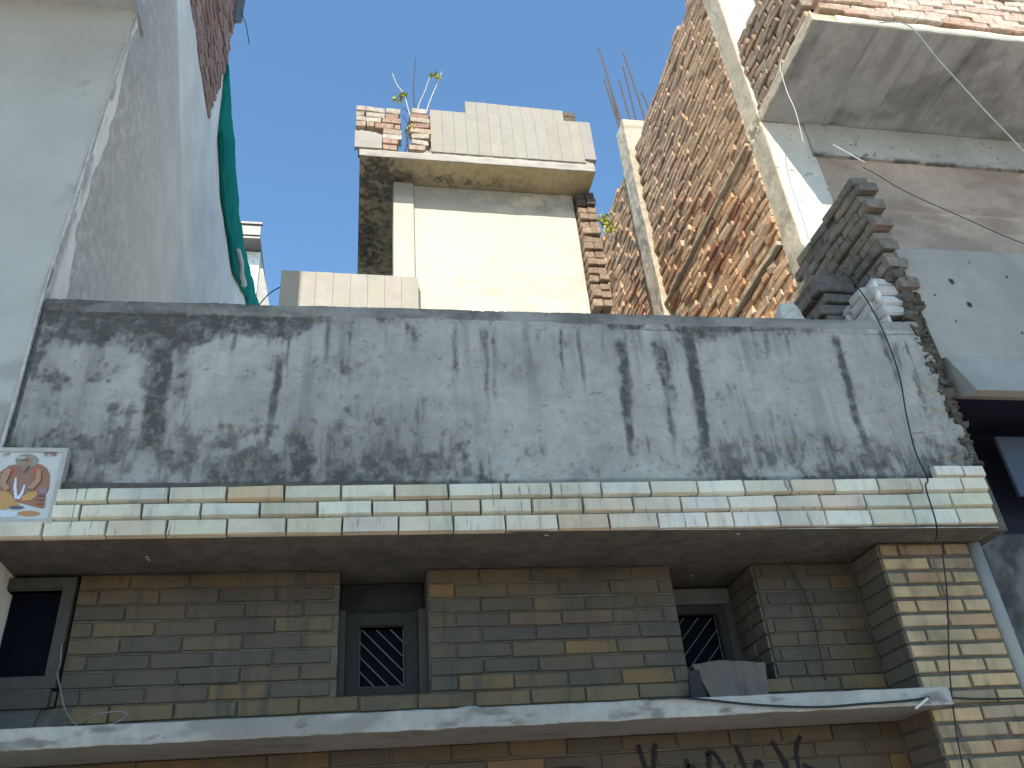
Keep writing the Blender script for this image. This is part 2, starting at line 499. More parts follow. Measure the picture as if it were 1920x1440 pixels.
def par_xy(u, v):
    x0 = -1.692; z0 = 3.530 + .0165 * ((x0 + 5.35 * u) - .6)
    x1 = 3.655
    X = x0 + (x1 - x0) * u
    Z = z0 + (par_top(X) - z0) * v
    edge = sst(.93, 1.0, u)
    X = X + edge * ((fbm(Z * 7, Z * 0, 4, 31) - .5) * .10 + .02 * (4.2 - Z))
    return X, 0 * X, Z
def par_dirt(X, Y, Z):
    top = par_top(X); h = top - Z
    n = fbm(X * 2.4, Z * 2.8, 6, 80, .58)
    nf = fbm(X * 17, Z * 13, 5, 90, .66)
    ns = fbm(X * 34, Z * 4.5, 5, 95, .62)
    lft = sst(1.1, -1.1, X)
    wob = (fbm(X * 3, Z * 6, 4, 50) - .5) * .05
    S = np.zeros_like(X)
    rr = random.Random(5)
    extra = []
    for q in range(46):
        x_ = rr.uniform(-1.6, 3.55); l_ = rr.choice((.10, .16, .22, .35, .55)) * rr.uniform(.7, 1.3)
        extra.append((x_, 4.62 - rr.uniform(0, .07), x_ + rr.uniform(-.03, .0) - .01 * x_, 4.60 - l_, rr.uniform(.010, .030), rr.uniform(.35, .75)))
    for (xa, za, xb, zz, wd, s) in STR + extra:
        t = np.clip((za - Z) / (za - zz), 0, 1)
        cx = xa + (xb - xa) * t + wob * .6
        ww = wd * (1.05 - .3 * t) * (0.75 + .5 * fbm(X * 0 + xa * 9, Z * 5, 3, 60))
        prof = 1 - sst(.15, 1.45, np.abs(X - cx) / ww)
        fade = sst(za + .06, za - .04, Z) * sst(zz - .08, zz + .30, Z)
        S = np.maximum(S, prof * fade * s)
    # mould under the coping: deep on the left, thin to the right, running down in tongues
    reach = (.07 + .34 * lft * sst(.30, .62, n) + .12 * lft + .20 * np.exp(-((X - 1.85) / .45) ** 2) * sst(.35, .6, n) + .13 * np.exp(-((X - 2.6) / .5) ** 2)) * (.55 + .9 * fbm(X * 7, X * 0 + .3, 4, 73))
    B = sst(1.0, .35, h / reach) * (.35 + .65 * np.clip(lft + np.exp(-((X - 2.0) / .7) ** 2) * .8, 0, 1))
    # damp above the cornice
    lw = sst(.42 + .25 * lft, .02, Z - 3.56 - .0165 * X) * sst(.28, .58, n + .12 * lft)
    # a few soft patches below the mould on the left
    P_ = sst(.52, .70, n) * (.25 + .45 * lft)
    D = np.clip(np.maximum.reduce([S, B, lw * .8, P_]), 0, 1)
    flake = sst(-.12, .12, nf - (.82 - .50 * D))
    brush = sst(-.15, .15, ns - (.80 - .42 * D))
    d = D * .38 + np.maximum(flake * .55, brush * .5) * sst(.05, .3, D)
    # faint grey runs everywhere, small pocks
    v = fbm(X * 11, Z * .8, 5, 97, .6)
    d = d + sst(.48, .78, v) * (.22 + .20 * sst(.9, .1, h)) * sst(.1, .5, n)
    d = np.maximum(d, sst(.73, .79, fbm(X * 26, Z * 32, 4, 99, .6)) * .5)
    # hairline cracks
    ck = np.abs(Z - (top - .105 - .06 * (fbm(X * 2.2, X * 0, 5, 33) - .5)))
    d = np.maximum(d, (ck < .0045) * sst(.35, .55, fbm(X * 1.6, X * 0, 3, 35)) * .95)
    ck = np.abs(Z - (3.86 + .16 * (fbm(X * 1.7, X * 0, 6, 133) - .5)))
    d = np.maximum(d, (ck < .005) * sst(.55, .7, fbm(X * 2.6, X * 0, 3, 135)) * .7)
    d = d + sst(.02, 0, Z - 3.545 - .0165 * X) * .5
    d = np.maximum(d, (X < -1.676 + .004 * fbm(Z * 9, X * 0, 3, 4)) * .95)
    cap = (h < .075 + .03 * (n - .5)) & (X > -1.67)
    d = np.where(cap, .30 + .35 * lft * nf + .40 * sst(.3, .7, fbm(X * 3, Z * 9, 5, 191)), d)
    return np.clip(d, 0, 1)
def par_disp(X, Y, Z):
    n = fbm(X * 4, Z * 4, 4, 101) - .5
    pits = sst(.62, .72, fbm(X * 18, Z * 22, 5, 110, .6))
    fine = fbm(X * 40, Z * 46, 3, 120) - .5
    rough = sst(3.35, 3.55, X + .12 * (fbm(Z * 4, X * 3, 3, 140) - .5)) * sst(4.5, 4.1, Z)
    low = sst(3.78, 3.6, Z)
    chunk = fbm(X * 17, Z * 17, 4, 150, .62) - .5
    ck = np.abs(Z - (3.86 + .16 * (fbm(X * 1.7, X * 0, 6, 133) - .5)))
    ck2 = np.abs(Z - (par_top(X) - .10 - .05 * (fbm(X * 2.2, X * 0, 5, 33) - .5)))
    return (n * .010 - pits * .007 + fine * .0025 + rough * (chunk * .11 - .012) + low * chunk * .026
            + sst(.02, 0, ck) * (fbm(X * 20, Z * 20, 3, 7) - .3) * .02 - (ck2 < .006) * .006)
par = surf('parapet', M_par, house, par_xy, 700, 170, (0, -1, 0), .20, par_dirt, par_disp)

# chipped bits of plaster at the broken right end
deb = MB()
for k in range(110):
    z = 3.60 + 1.72 * rnd.random(); x = 3.66 + rnd.uniform(-.03, .04) + (.03 if z > 4.7 else 0)
    vs, fs = jitter_brick(300 + k, .07, .06, .05, .012, .014)
    s = rnd.uniform(.4, 1.5)
    deb.add([(x + v[0] * s, .02 + rnd.uniform(0, .05) + v[1] * s, z + v[2] * s) for v in vs], fs)
o = deb.build('broken_plaster', M_mortar, par); o['kind'] = 'stuff'

# brick tiles ---------------------------------------------------------------
och = [(.215, .150, .085), (.185, .138, .087), (.16, .126, .09), (.20, .145, .088), (.175, .125, .085), (.145, .116, .085)]
hot = (.30, .19, .075)
PIT = .0815
def zrow(k): return 3.254 - PIT * (k + .5)
def tile_row(parent, x0, x1, k, y, off, L=.2925, pal=och, hotp=.04, z=None, lo=1.0):
    zc = zrow(k) if z is None else z
    x = x0 - off
    while x < x1 - .01:
        a = max(x, x0); b = min(x + L, x1)
        if b - a > .035:
            c = vary(hot if rnd.random() < hotp else pal[rnd.randrange(len(pal))], .12)
            k_ = lo * (.88 if y < .3 else .44)  # recessed tiles coloured darker: grime and the shade under the cornice
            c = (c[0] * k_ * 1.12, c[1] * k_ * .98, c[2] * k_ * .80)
            inst('brick_tile', ME_tile[rnd.randrange(8)], parent, ((a + b) / 2, y + rnd.uniform(-.003, .003), zc + rnd.uniform(-.002, .002)),
                 (rnd.uniform(-.015, .015), rnd.uniform(-.006, .006), rnd.uniform(-.008, .008)), (b - a - (.016 if y < .3 else .008), .022, PIT - (.019 if y < .3 else .008)), c)
        x += L
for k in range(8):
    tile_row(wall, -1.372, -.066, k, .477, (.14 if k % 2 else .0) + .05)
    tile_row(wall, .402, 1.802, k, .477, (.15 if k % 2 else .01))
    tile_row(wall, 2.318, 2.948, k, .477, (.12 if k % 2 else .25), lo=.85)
    # return of the third bay, facing left
    for a, b in ((.49, .66), (.66, .86)) if k % 2 else ((.49, .60), (.60, .86)):
        inst('brick_tile', ME_tile[rnd.randrange(8)], wall, (2.307, (a + b) / 2, zrow(k)), (0, 0, -math.pi / 2), (b - a - .008, .022, PIT - .009), vary((.115, .09, .068), .15))
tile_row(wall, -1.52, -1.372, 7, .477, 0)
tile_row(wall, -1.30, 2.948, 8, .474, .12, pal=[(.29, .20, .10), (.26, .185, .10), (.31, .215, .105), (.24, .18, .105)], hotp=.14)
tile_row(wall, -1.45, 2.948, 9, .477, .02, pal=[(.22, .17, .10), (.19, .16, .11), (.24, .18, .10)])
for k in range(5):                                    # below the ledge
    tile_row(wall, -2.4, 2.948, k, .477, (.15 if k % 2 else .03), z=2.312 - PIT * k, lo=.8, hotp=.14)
pal_p = [(.36, .275, .165), (.39, .305, .19), (.33, .26, .17), (.27, .22, .16), (.41, .33, .22), (.34, .235, .145)]
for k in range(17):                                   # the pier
    tile_row(wall, 2.954, 3.535, k, .170, (.0 if k % 2 else .17), pal=pal_p, hotp=0, lo=(.62 if k < 1 else 1))  # top pier row darkened in colour: shade under the soffit
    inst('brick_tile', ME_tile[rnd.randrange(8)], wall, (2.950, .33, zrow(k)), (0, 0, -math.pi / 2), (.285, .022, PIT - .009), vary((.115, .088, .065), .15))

# plaster patch left of the tiles, below the end window
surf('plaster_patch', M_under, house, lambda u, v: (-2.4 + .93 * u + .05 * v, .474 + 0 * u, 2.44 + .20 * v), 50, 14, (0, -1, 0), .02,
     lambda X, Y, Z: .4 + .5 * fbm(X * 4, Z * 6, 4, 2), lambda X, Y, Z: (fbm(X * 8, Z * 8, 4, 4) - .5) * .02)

# ledge ----------------------------------------------------------------------
def led_d(X, Y, Z):
    return np.clip(sst(.58, .72, fbm(X * 5, Z * 14, 5, 21, .6)) * .8 + sst(.62, .7, fbm(X * 1.7, Z * 5, 4, 27)) * .5, 0, 1)
lb = MB(); lb.box(-2.6, 3.005, .056, .476, 2.350, 2.428)
ledge = lb.build('ledge', M_ledge, house)
surf('ledge_face', M_ledge, ledge, lambda u, v: (-2.6 + 5.605 * u, .048 + 0 * u, 2.343 + .010 * (1 - v) * (fbm(u * 70, v * 0, 4, 26) - .3) + .087 * v + .005 * (fbm(u * 60, v * 0, 4, 6) - .5)), 420, 12, (0, -1, 0), .006, led_d,
     lambda X, Y, Z: (fbm(X * 14, Z * 30, 5, 23) - .5) * .012)
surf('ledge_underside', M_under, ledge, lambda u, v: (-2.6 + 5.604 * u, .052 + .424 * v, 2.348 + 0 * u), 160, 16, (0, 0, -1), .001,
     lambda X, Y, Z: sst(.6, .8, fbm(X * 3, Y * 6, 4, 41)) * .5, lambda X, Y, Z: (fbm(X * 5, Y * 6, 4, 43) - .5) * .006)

# windows -------------------------------------------------------------------------
def frame(mb, x0, x1, z0, z1, y0, y1, t, tb=None):
    tb = tb or t
    mb.box(x0, x0 + t, y0, y1, z0, z1); mb.box(x1 - t, x1, y0, y1, z0, z1)
    mb.box(x0 + t, x1 - t, y0 + .002, y1, z1 - t, z1); mb.box(x0 + t, x1 - t, y0 + .002, y1, z0, z0 + tb)
def window(x0, x1, z0, z1, y, t, mat, bars=0, flip=1, label=None, steps=2):
    m = MB(); frame(m, x0, x1, z0, z1, y, y + .07, t)
    for i in range(steps):
        frame(m, x0 + t * (.35 + .33 * i), x1 - t * (.35 + .33 * i), z0 + t * (.35 + .33 * i), z1 - t * (.35 + .33 * i), y + .012 + .012 * i, y + .072 + .005 * i, t * (.65 - .33 * i) + .006)
    wd = m.build('window', mat, house)
    if label: wd['label'] = label
    p = MB(); p.box(x0 + t, x1 - t, y + .085, y + .09, z0 + t, z1 - t); p.build('pane', M_glass, wd)
    if bars:
        q = MB(); a, b, c, d = x0 + t + .008, x1 - t - .008, z0 + t + .01, z1 - t - .008
        r = .0033
        for e in (((a, c), (a, d)), ((b, c), (b, d)), ((a, c), (b, c))):
            q.tube([(e[0][0], y + .04, e[0][1]), (e[1][0], y + .04, e[1][1])], r)
        wdt = b - a; h = d - c
        for i in range(-3, bars):
            # diagonal from (a, s) going down to the right
            s = c + h * (i + .7) / (bars - 3) * 1.0 + h * .1
            pts = []
            for xx in np.linspace(0, 1, 41):
                zz = s - (xx * wdt * 1.02)
                if c <= zz <= d: pts.append((xx, zz))
            if len(pts) > 2:
                P = [(a + (u if flip > 0 else 1 - u) * wdt, y + .046, z) for u, z in (pts[0], pts[-1])]
                q.tube(P, r)
        q.build('grille', M_bar, wd)
    return wd
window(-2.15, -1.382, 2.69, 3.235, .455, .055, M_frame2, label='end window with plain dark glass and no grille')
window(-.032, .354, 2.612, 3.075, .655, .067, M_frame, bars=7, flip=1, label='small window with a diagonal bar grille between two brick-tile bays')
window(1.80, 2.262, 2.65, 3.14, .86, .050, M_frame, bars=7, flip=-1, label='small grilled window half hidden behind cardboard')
for q in ((-.07, .40, .75, 1.0, 2.6, 3.256), (1.80, 2.32, .96, 1.0, 2.6, 3.256), (-2.6, -1.37, .56, 1.0, 2.6, 3.256)):
    bk = MB(); bk.box(*q); bk.build('window_recess', M_dark, house)
surf('lintel', M_recess_shade, house, lambda u, v: (-.068 + .466 * u, .70 + 0 * u, 3.076 + .18 * v), 40, 16, (0, -1, 0), .04, lambda X, Y, Z: .55 + .6 * fbm(X * 6, Z * 8, 4, 3), lambda X, Y, Z: (fbm(X * 9, Z * 9, 4, 9) - .5) * .02)
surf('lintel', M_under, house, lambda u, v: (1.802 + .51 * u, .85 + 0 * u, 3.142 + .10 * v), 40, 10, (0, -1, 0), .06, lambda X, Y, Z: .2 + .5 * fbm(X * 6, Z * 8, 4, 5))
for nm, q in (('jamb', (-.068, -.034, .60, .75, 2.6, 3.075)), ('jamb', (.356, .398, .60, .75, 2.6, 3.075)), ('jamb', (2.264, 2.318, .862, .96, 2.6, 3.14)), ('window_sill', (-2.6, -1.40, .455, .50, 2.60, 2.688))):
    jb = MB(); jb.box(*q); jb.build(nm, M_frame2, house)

# sprayed letters below the ledge
def stroke(pts, wd=.022):
    P = [Vector((p[0], .4735, p[1])) for p in pts]
    vs = []
    for i, p in enumerate(P):
        t = (P[min(i + 1, len(P) - 1)] - P[max(i - 1, 0)]).normalized()
        nn = Vector((-t.z, 0, t.x)) * wd / 2
        vs += [p + nn, p - nn]
    n = len(vs); vs += [v + Vector((0, .0012, 0)) for v in vs]
    m_ = len(P); fs = []
    for i in range(m_ - 1):
        a = 2 * i; fs += [(a, a + 1, a + 3, a + 2), (a + n + 2, a + n + 3, a + n + 1, a + n), (a, a + 2, a + n + 2, a + n), (a + 1, a + n + 1, a + n + 3, a + 3)]
    gr = MB(); gr.add(vs, fs); gr.build('sprayed_stroke', M_paint, wall)
def bez(a, b, c, n=9):
    return [((1 - t) ** 2 * a[0] + 2 * t * (1 - t) * b[0] + t * t * c[0], (1 - t) ** 2 * a[1] + 2 * t * (1 - t) * b[1] + t * t * c[1]) for t in np.linspace(0, 1, n)]
stroke([(1.455, 2.30), (1.475, 2.20), (1.49, 2.02)]); stroke(bez((1.55, 2.30), (1.50, 2.20), (1.53, 2.02)))
stroke([(1.70, 2.22), (1.70, 2.02)]); stroke(bez((1.70, 2.19), (1.78, 2.17), (1.75, 2.04)))
stroke([(1.82, 2.24), (1.815, 2.04)]); stroke(bez((1.815, 2.235), (1.87, 2.30), (1.93, 2.05)))
stroke([(1.985, 2.27), (2.02, 2.12), (2.03, 2.02)]); stroke(bez((2.11, 2.16), (2.07, 2.24), (2.05, 2.06)))
stroke([(2.19, 2.285), (2.235, 2.18), (2.24, 2.02)]); stroke(bez((2.36, 2.30), (2.27, 2.22), (2.33, 2.02)))
stroke([(2.33, 2.16), (2.46, 2.10), (2.52, 2.03)]); stroke(bez((.95, 2.20), (1.10, 2.225), (1.20, 2.19)), .015)

# drain pipe beside the pier
dp = MB(); dp.tube([(3.592, .215, z) for z in (0, 1, 2, 2.6, 3.256)], .05, 20)
dp2 = dp.build('drain_pipe', M_pipe, None, True)
tag(dp2, 'grey round drain pipe running down beside the brick-tile pier', 'pipe')

# roof terrace and side walls of the house
rf = MB(); rf.box(-1.66, 3.60, 1.0, 9.5, 3.60, 3.75); rf.box(-1.66, 3.60, .2, 1.0, 3.535, 3.75)
rf.build('roof_terrace', M_grey, house)

# broken brick wall on the boundary, its toothed end toward the street
side = MB(); side.box(3.66, 3.78, .10, .90, 3.3, 6.05); side.box(3.66, 3.70, .02, .42, 3.6, 5.1); side.box(3.36, 3.62, .50, .86, 3.6, 5.36)
bw = side.build('boundary_wall', M_mortar, house)
surf('pier_plaster', M_wcol, bw, lambda u, v: (3.492 + 0 * u, +.05 + .40 * u, 4.6 + (.54 - .10 * u + .05 * (fbm(u * 9, v * 0, 3, 3) - .5)) * v), 40, 40, (-1, 0, 0), .02, lambda X, Y, Z: sst(.55, .7, fbm(Y * 7, Z * 7, 4, 6)) * .4, lambda X, Y, Z: (fbm(Y * 12, Z * 12, 4, 61) - .5) * .06)
dcol = [(.20, .165, .135), (.23, .185, .15), (.17, .15, .13), (.25, .20, .155), (.19, .17, .15)]
k = 0
z = 6.105
while z > 5.0:
    yj = -.005 + rnd.uniform(-.02, .02) + (.0 if k % 2 else .03)
    xj = 3.715 + rnd.uniform(-.012, .012)
    y = yj
    first = True
    while y < .9:
        L = .235 if not (first and k % 2) else .14
        inst('brick', ME_dbrick[rnd.randrange(8)], bw, (xj + rnd.uniform(-.012, .012), y + L / 2, z + rnd.uniform(-.004, .004)),
             (rnd.uniform(-.04, .04), rnd.uniform(-.03, .03), math.pi / 2 + rnd.uniform(-.05, .05)), (L / .23 * .97, 1.38, 1.10), vary(dcol[rnd.randrange(5)], .15))
        y += L + .006; first = False
    z -= .0935; k += 1
# dark stepped corner pier behind the parapet
for k in range(7):
    zz = 5.44 - .092 * k
    y0 = .42 - .02 * (k % 2) + rnd.uniform(-.02, .02); x0 = 3.335 - .04 * (k % 2) + rnd.uniform(-.015, .015)
    for x in (x0 + .115, x0 + .25):
        inst('brick', ME_dbrick[rnd.randrange(8)], bw, (x, y0 + .06, zz), (rnd.uniform(-.03, .03), 0, rnd.uniform(-.05, .05)), (.98 if x < x0 + .2 else .55, 1.05, 1.08), vary((.15, .135, .12), .15))
    for y in (.30, .54):
        inst('brick', ME_dbrick[rnd.randrange(8)], bw, (x0 + .055, y0 + y - .06, zz), (0, rnd.uniform(-.03, .03), math.pi / 2), (.98, 1.0, 1.08), vary((.15, .135, .12), .15))
# whitewashed bricks standing on the end of the parapet
wc = [(.47, .45, .415), (.42, .40, .37), (.49, .465, .43)]
for k in range(4):
    zz = 5.135 - .085 * k; y0 = .0 + .012 * (5 - k) - .02
    sh = .0 + (.012 if k % 2 else 0)
    inst('brick', ME_wbrick[rnd.randrange(5)], bw, (3.575 - sh, y0 + .085, zz), (rnd.uniform(-.06, .06), rnd.uniform(-.06, .06), rnd.uniform(-.08, .08)), (rnd.uniform(.62, .86), rnd.uniform(.9, 1.2), 1.12), vary(wc[k % 3], .05))
    for q in range(2):
        inst('brick', ME_wbrick[rnd.randrange(5)], bw, (3.515 - sh, y0 + .21 + .20 * q, zz - .02 * q), (rnd.uniform(-.10, .10), rnd.uniform(-.12, .12), math.pi / 2 + rnd.uniform(-.14, .14)), (rnd.uniform(.7, .92), 1.0, 1.10), vary(wc[(k + q) % 3], .05))
# lump of white mortar on the parapet top
lm = surf('mortar_lump', M_wcol, bw, lambda u, v: (2.90 + .20 * u + .03 * (fbm(v * 6, u * 0, 3, 3) - .5), .32 + 0 * u, 4.6 + .56 * v * (1 - .5 * np.abs(u - .35) - .3 * (fbm(u * 6, v * 0, 4, 12) - .4))), 30, 40, (0, -1, 0), .1, lambda X, Y, Z: .5 * fbm(X * 9, Z * 9, 4, 9), lambda X, Y, Z: (fbm(X * 14, Z * 14, 4, 3) - .5) * .07)

# ------------------------------------------------------------------ picture tile on the parapet
pic = thing('picture_tile', 'white ceramic picture tile of a seated robed figure at the left end of the cornice', 'picture', (-1.55, -.05, 3.33))
m = MB(); frame(m, -1.735, -1.385, 3.312, 3.708, -.052, .03, .022)
m.build('frame', M_grey, pic)
m = MB(); m.box(-1.718, -1.402, -.043, .02, 3.326, 3.694, col=(.47, .46, .43))
COLS = dict(chair=(.27, .115, .055), torso=(.235, .12, .075), redl=(.42, .06, .06), redr=(.50, .055, .03), hair=(.22, .21, .155), face=(.30, .17, .10),
            legl=(.42, .22, .06), legr=(.44, .24, .07), garl=(.52, .55, .60), seat=(.08, .08, .11), plate=(.40, .17, .06), cloth=(.48, .50, .53), jug=(.23, .15, .17), leg=(.26, .12, .06))
FIG = [
('chair',[(-1.7047, 3.5627), (-1.6632, 3.5815), (-1.6361, 3.6116), (-1.61, 3.6193), (-1.5053, 3.6239), (-1.485, 3.6165), (-1.4625, 3.5977), (-1.4425, 3.5677), (-1.4359, 3.5268), (-1.4317, 3.4898), (-1.4412, 3.4606), (-1.4359, 3.3884), (-1.4707, 3.3956), (-1.5677, 3.4244), (-1.6729, 3.4246)]),
('torso',[(-1.6045, 3.6081), (-1.5271, 3.6086), (-1.5116, 3.5191), (-1.4817, 3.4788), (-1.5428, 3.4496), (-1.5617, 3.4388), (-1.5792, 3.4496), (-1.6106, 3.4822), (-1.5944, 3.5336)]),
('redl',[(-1.6326, 3.5816), (-1.6028, 3.6005), (-1.5989, 3.5893), (-1.6199, 3.552), (-1.635, 3.5445)]),
('redr',[(-1.5239, 3.5936), (-1.5038, 3.6012), (-1.4853, 3.5563), (-1.4969, 3.5377)]),
('hair',[(-1.5072, 3.641), (-1.5084, 3.6272), (-1.5175, 3.6154), (-1.533, 3.6075), (-1.5527, 3.6047), (-1.5734, 3.6072), (-1.5921, 3.6149), (-1.606, 3.6264), (-1.613, 3.6401), (-1.612, 3.6539), (-1.603, 3.6658), (-1.5876, 3.6738), (-1.5678, 3.6768), (-1.5469, 3.6742), (-1.528, 3.6665), (-1.5141, 3.6548)]),
('face',[(-1.5396, 3.6388), (-1.5392, 3.6284), (-1.5424, 3.6195), (-1.5487, 3.6135), (-1.5572, 3.6114), (-1.5665, 3.6134), (-1.5753, 3.6192), (-1.5822, 3.628), (-1.5862, 3.6384), (-1.5867, 3.6489), (-1.5835, 3.6578), (-1.5772, 3.6638), (-1.5687, 3.666), (-1.5593, 3.664), (-1.5505, 3.6581), (-1.5435, 3.6493)]),
('legl',[(-1.6754, 3.4749), (-1.6132, 3.4804), (-1.5426, 3.4065), (-1.5524, 3.3958), (-1.5899, 3.3888), (-1.6071, 3.3853), (-1.6557, 3.389)]),
('legr',[(-1.5428, 3.4496), (-1.5169, 3.4714), (-1.4882, 3.4806), (-1.4749, 3.4605), (-1.4964, 3.4316), (-1.5382, 3.428)]),
('garl',[(-1.5931, 3.5484), (-1.586, 3.5484), (-1.5758, 3.4969), (-1.561, 3.4496), (-1.552, 3.4714), (-1.5468, 3.5116), (-1.5397, 3.5098), (-1.5391, 3.4678), (-1.5488, 3.4352), (-1.5708, 3.4388), (-1.5895, 3.4969)]),
('seat',[(-1.5203, 3.3939), (-1.5221, 3.3904), (-1.5287, 3.3874), (-1.539, 3.3854), (-1.5515, 3.3848), (-1.5643, 3.3855), (-1.5755, 3.3875), (-1.5833, 3.3906), (-1.5866, 3.3941), (-1.5849, 3.3976), (-1.5784, 3.4006), (-1.5681, 3.4026), (-1.5555, 3.4033), (-1.5427, 3.4026), (-1.5315, 3.4005), (-1.5236, 3.3975)]),
('plate',[(-1.4466, 3.3635), (-1.4492, 3.3586), (-1.4587, 3.3545), (-1.4736, 3.3518), (-1.4917, 3.3509), (-1.5101, 3.3519), (-1.526, 3.3548), (-1.5372, 3.3589), (-1.5419, 3.3638), (-1.5393, 3.3687), (-1.5299, 3.3728), (-1.5151, 3.3755), (-1.497, 3.3764), (-1.4785, 3.3754), (-1.4624, 3.3726), (-1.4512, 3.3684)]),
('cloth',[(-1.6465, 3.3748), (-1.5846, 3.3781), (-1.5444, 3.3727), (-1.5394, 3.3497), (-1.5734, 3.3411), (-1.6409, 3.3502)]),
('jug',[(-1.4391, 3.4807), (-1.439, 3.473), (-1.4416, 3.4664), (-1.4468, 3.4621), (-1.4535, 3.4606), (-1.4608, 3.4621), (-1.4677, 3.4664), (-1.473, 3.4729), (-1.476, 3.4806), (-1.4762, 3.4883), (-1.4735, 3.4949), (-1.4684, 3.4993), (-1.4616, 3.5008), (-1.4542, 3.4993), (-1.4474, 3.4949), (-1.442, 3.4884)]),
('leg',[(-1.4765, 3.4533), (-1.4405, 3.4569), (-1.4335, 3.3919), (-1.4677, 3.3956)]),
('tx1',[(-1.4903, 3.6614), (-1.4884, 3.6834), (-1.4853, 3.6834), (-1.4872, 3.6614)]),
('tx2',[(-1.4784, 3.6615), (-1.4804, 3.6796), (-1.4696, 3.6809), (-1.4695, 3.677), (-1.4769, 3.6762), (-1.4753, 3.6616)]),
('tx3',[(-1.4642, 3.6617), (-1.4654, 3.6836), (-1.4626, 3.6836), (-1.4614, 3.6617)]),
('tx4',[(-1.4561, 3.6633), (-1.4556, 3.6818), (-1.4479, 3.6826), (-1.4423, 3.6703), (-1.4454, 3.6618), (-1.4486, 3.6703), (-1.4535, 3.676), (-1.4534, 3.6625)]),
('tx5',[(-1.4396, 3.6646), (-1.4402, 3.6839), (-1.4354, 3.6839), (-1.4348, 3.6646)]),
('tx6',[(-1.4955, 3.6841), (-1.4361, 3.6874), (-1.4356, 3.6847), (-1.495, 3.6814)]),
('tl1',[(-1.6602, 3.6644), (-1.6561, 3.6739), (-1.6527, 3.6728), (-1.656, 3.6625)]),
('tl2',[(-1.6498, 3.6664), (-1.6476, 3.6779), (-1.6445, 3.6779), (-1.6455, 3.6653)]),
('tl3',[(-1.6656, 3.675), (-1.64, 3.6783), (-1.6395, 3.676), (-1.6651, 3.6727)]),
('tl4',[(-1.6715, 3.6597), (-1.6716, 3.6738), (-1.6685, 3.6738), (-1.6682, 3.6586)]),

]
def E_(cx, cz, rx, rz, n=10): return [(cx + rx * math.cos(6.283 * i / n), cz + rz * math.sin(6.283 * i / n)) for i in range(n)]
FIG += [('hair2', E_(-1.585, 3.652, .022, .010)), ('arm', [(-1.655, 3.56), (-1.635, 3.60), (-1.615, 3.585), (-1.625, 3.52), (-1.60, 3.49), (-1.62, 3.475), (-1.65, 3.51)]),
        ('arm', [(-1.505, 3.595), (-1.485, 3.585), (-1.475, 3.53), (-1.50, 3.485), (-1.53, 3.49), (-1.50, 3.535)]), ('rung', [(-1.475, 3.455), (-1.44, 3.452), (-1.44, 3.446), (-1.475, 3.449)]),
        ('rung', [(-1.475, 3.435), (-1.44, 3.432), (-1.44, 3.426), (-1.475, 3.429)]), ('rung', [(-1.475, 3.415), (-1.44, 3.412), (-1.44, 3.406), (-1.475, 3.409)]),
        ('beard', [(-1.572, 3.615), (-1.545, 3.615), (-1.552, 3.585), (-1.56, 3.575), (-1.568, 3.585)]), ('brow', [(-1.57, 3.641), (-1.548, 3.642), (-1.548, 3.638), (-1.57, 3.637)])]
COLS.update(hair2=(.34, .33, .27), arm=(.34, .19, .11), rung=(.16, .07, .035), beard=(.24, .15, .10), brow=(.10, .07, .05))
for i, (n_, pts) in enumerate(FIG):
    pts = [(max(-1.716, min(-1.404, p[0])), p[1]) for p in pts]
    n0 = len(m.v); y = -.0434 - .0003 * (i + 1)
    m.add([(p[0], y, p[1]) for p in pts], [tuple(range(len(pts)))], COLS.get(n_, (.16, .05, .05)))
m.build('print', M_frost, pic)

# ------------------------------------------------------------------ stair room on the roof
sr = thing('stair_room', 'cream painted stair room on the roof with a mould-stained overhanging slab and broken brick parapet', 'stair room', (1.3, 3, 3.75))
def wall_d(X, Y, Z):
    n = fbm(X * 3, Z * 3, 5, 200, .6)
    top = sst(8.30 - .05 * n, 8.60, Z) * sst(.40, .62, n + .12) * .8
    line = sst(.03, 0, np.abs(Z - 8.62 - .06 * (fbm(X * 4, X * 0, 4, 9) - .5))) * sst(1.8, 1.2, X) * .6
    blot = np.exp(-((X - 2.07) / .13) ** 2 - ((Z - 8.50) / .07) ** 2) * 1.3 + np.exp(-((X - 2.10) / .035) ** 2 - ((Z - 8.62) / .06) ** 2)
    rt = sst(2.0, 2.4, X + .35 * (fbm(Z * 3, X * 3, 4, 210) - .5)) * sst(.42, .58, fbm(X * 7, Z * 7, 5, 215, .65)) * sst(8.3, 7.9, Z) * .55
    bt = sst(7.75, 7.3, Z + .4 * (n - .5)) * sst(.45, .6, fbm(X * 5, Z * 9, 5, 220, .65)) * .45
    return np.clip(np.maximum.reduce([top, line, blot, rt, bt]), 0, 1)
surf('wall', M_cream, sr, lambda u, v: (.57 + 1.87 * u + 0 * v, 2.96 + 0 * u, 3.75 + 5.0 * v), 180, 300, (0, -1, 0), .20, wall_d,
     lambda X, Y, Z: (fbm(X * 3, Z * 3, 4, 5) - .5) * .008 - wall_d(X, Y, Z) * .006)
m = MB(); m.box(.57, 2.44, 3.17, 5.6, 3.75, 8.75); m.build('rear_walls', M_grey, sr)
m = MB(); m.box(.342, .566, 2.93, 3.16, 3.75, 8.752, .006)
surf('column', M_cream, sr, lambda u, v: (.342 + .225 * u, 2.925 + 0 * u, 3.75 + 5.0 * v), 14, 220, (0, -1, 0), .22,
     lambda X, Y, Z: sst(8.5, 8.56, Z) * .7 + .2 * fbm(X * 5, Z * 5, 4, 1), lambda X, Y, Z: (fbm(X * 5, Z * 4, 4, 77) - .5) * .006)  # column top painted darker as the slab's shadow
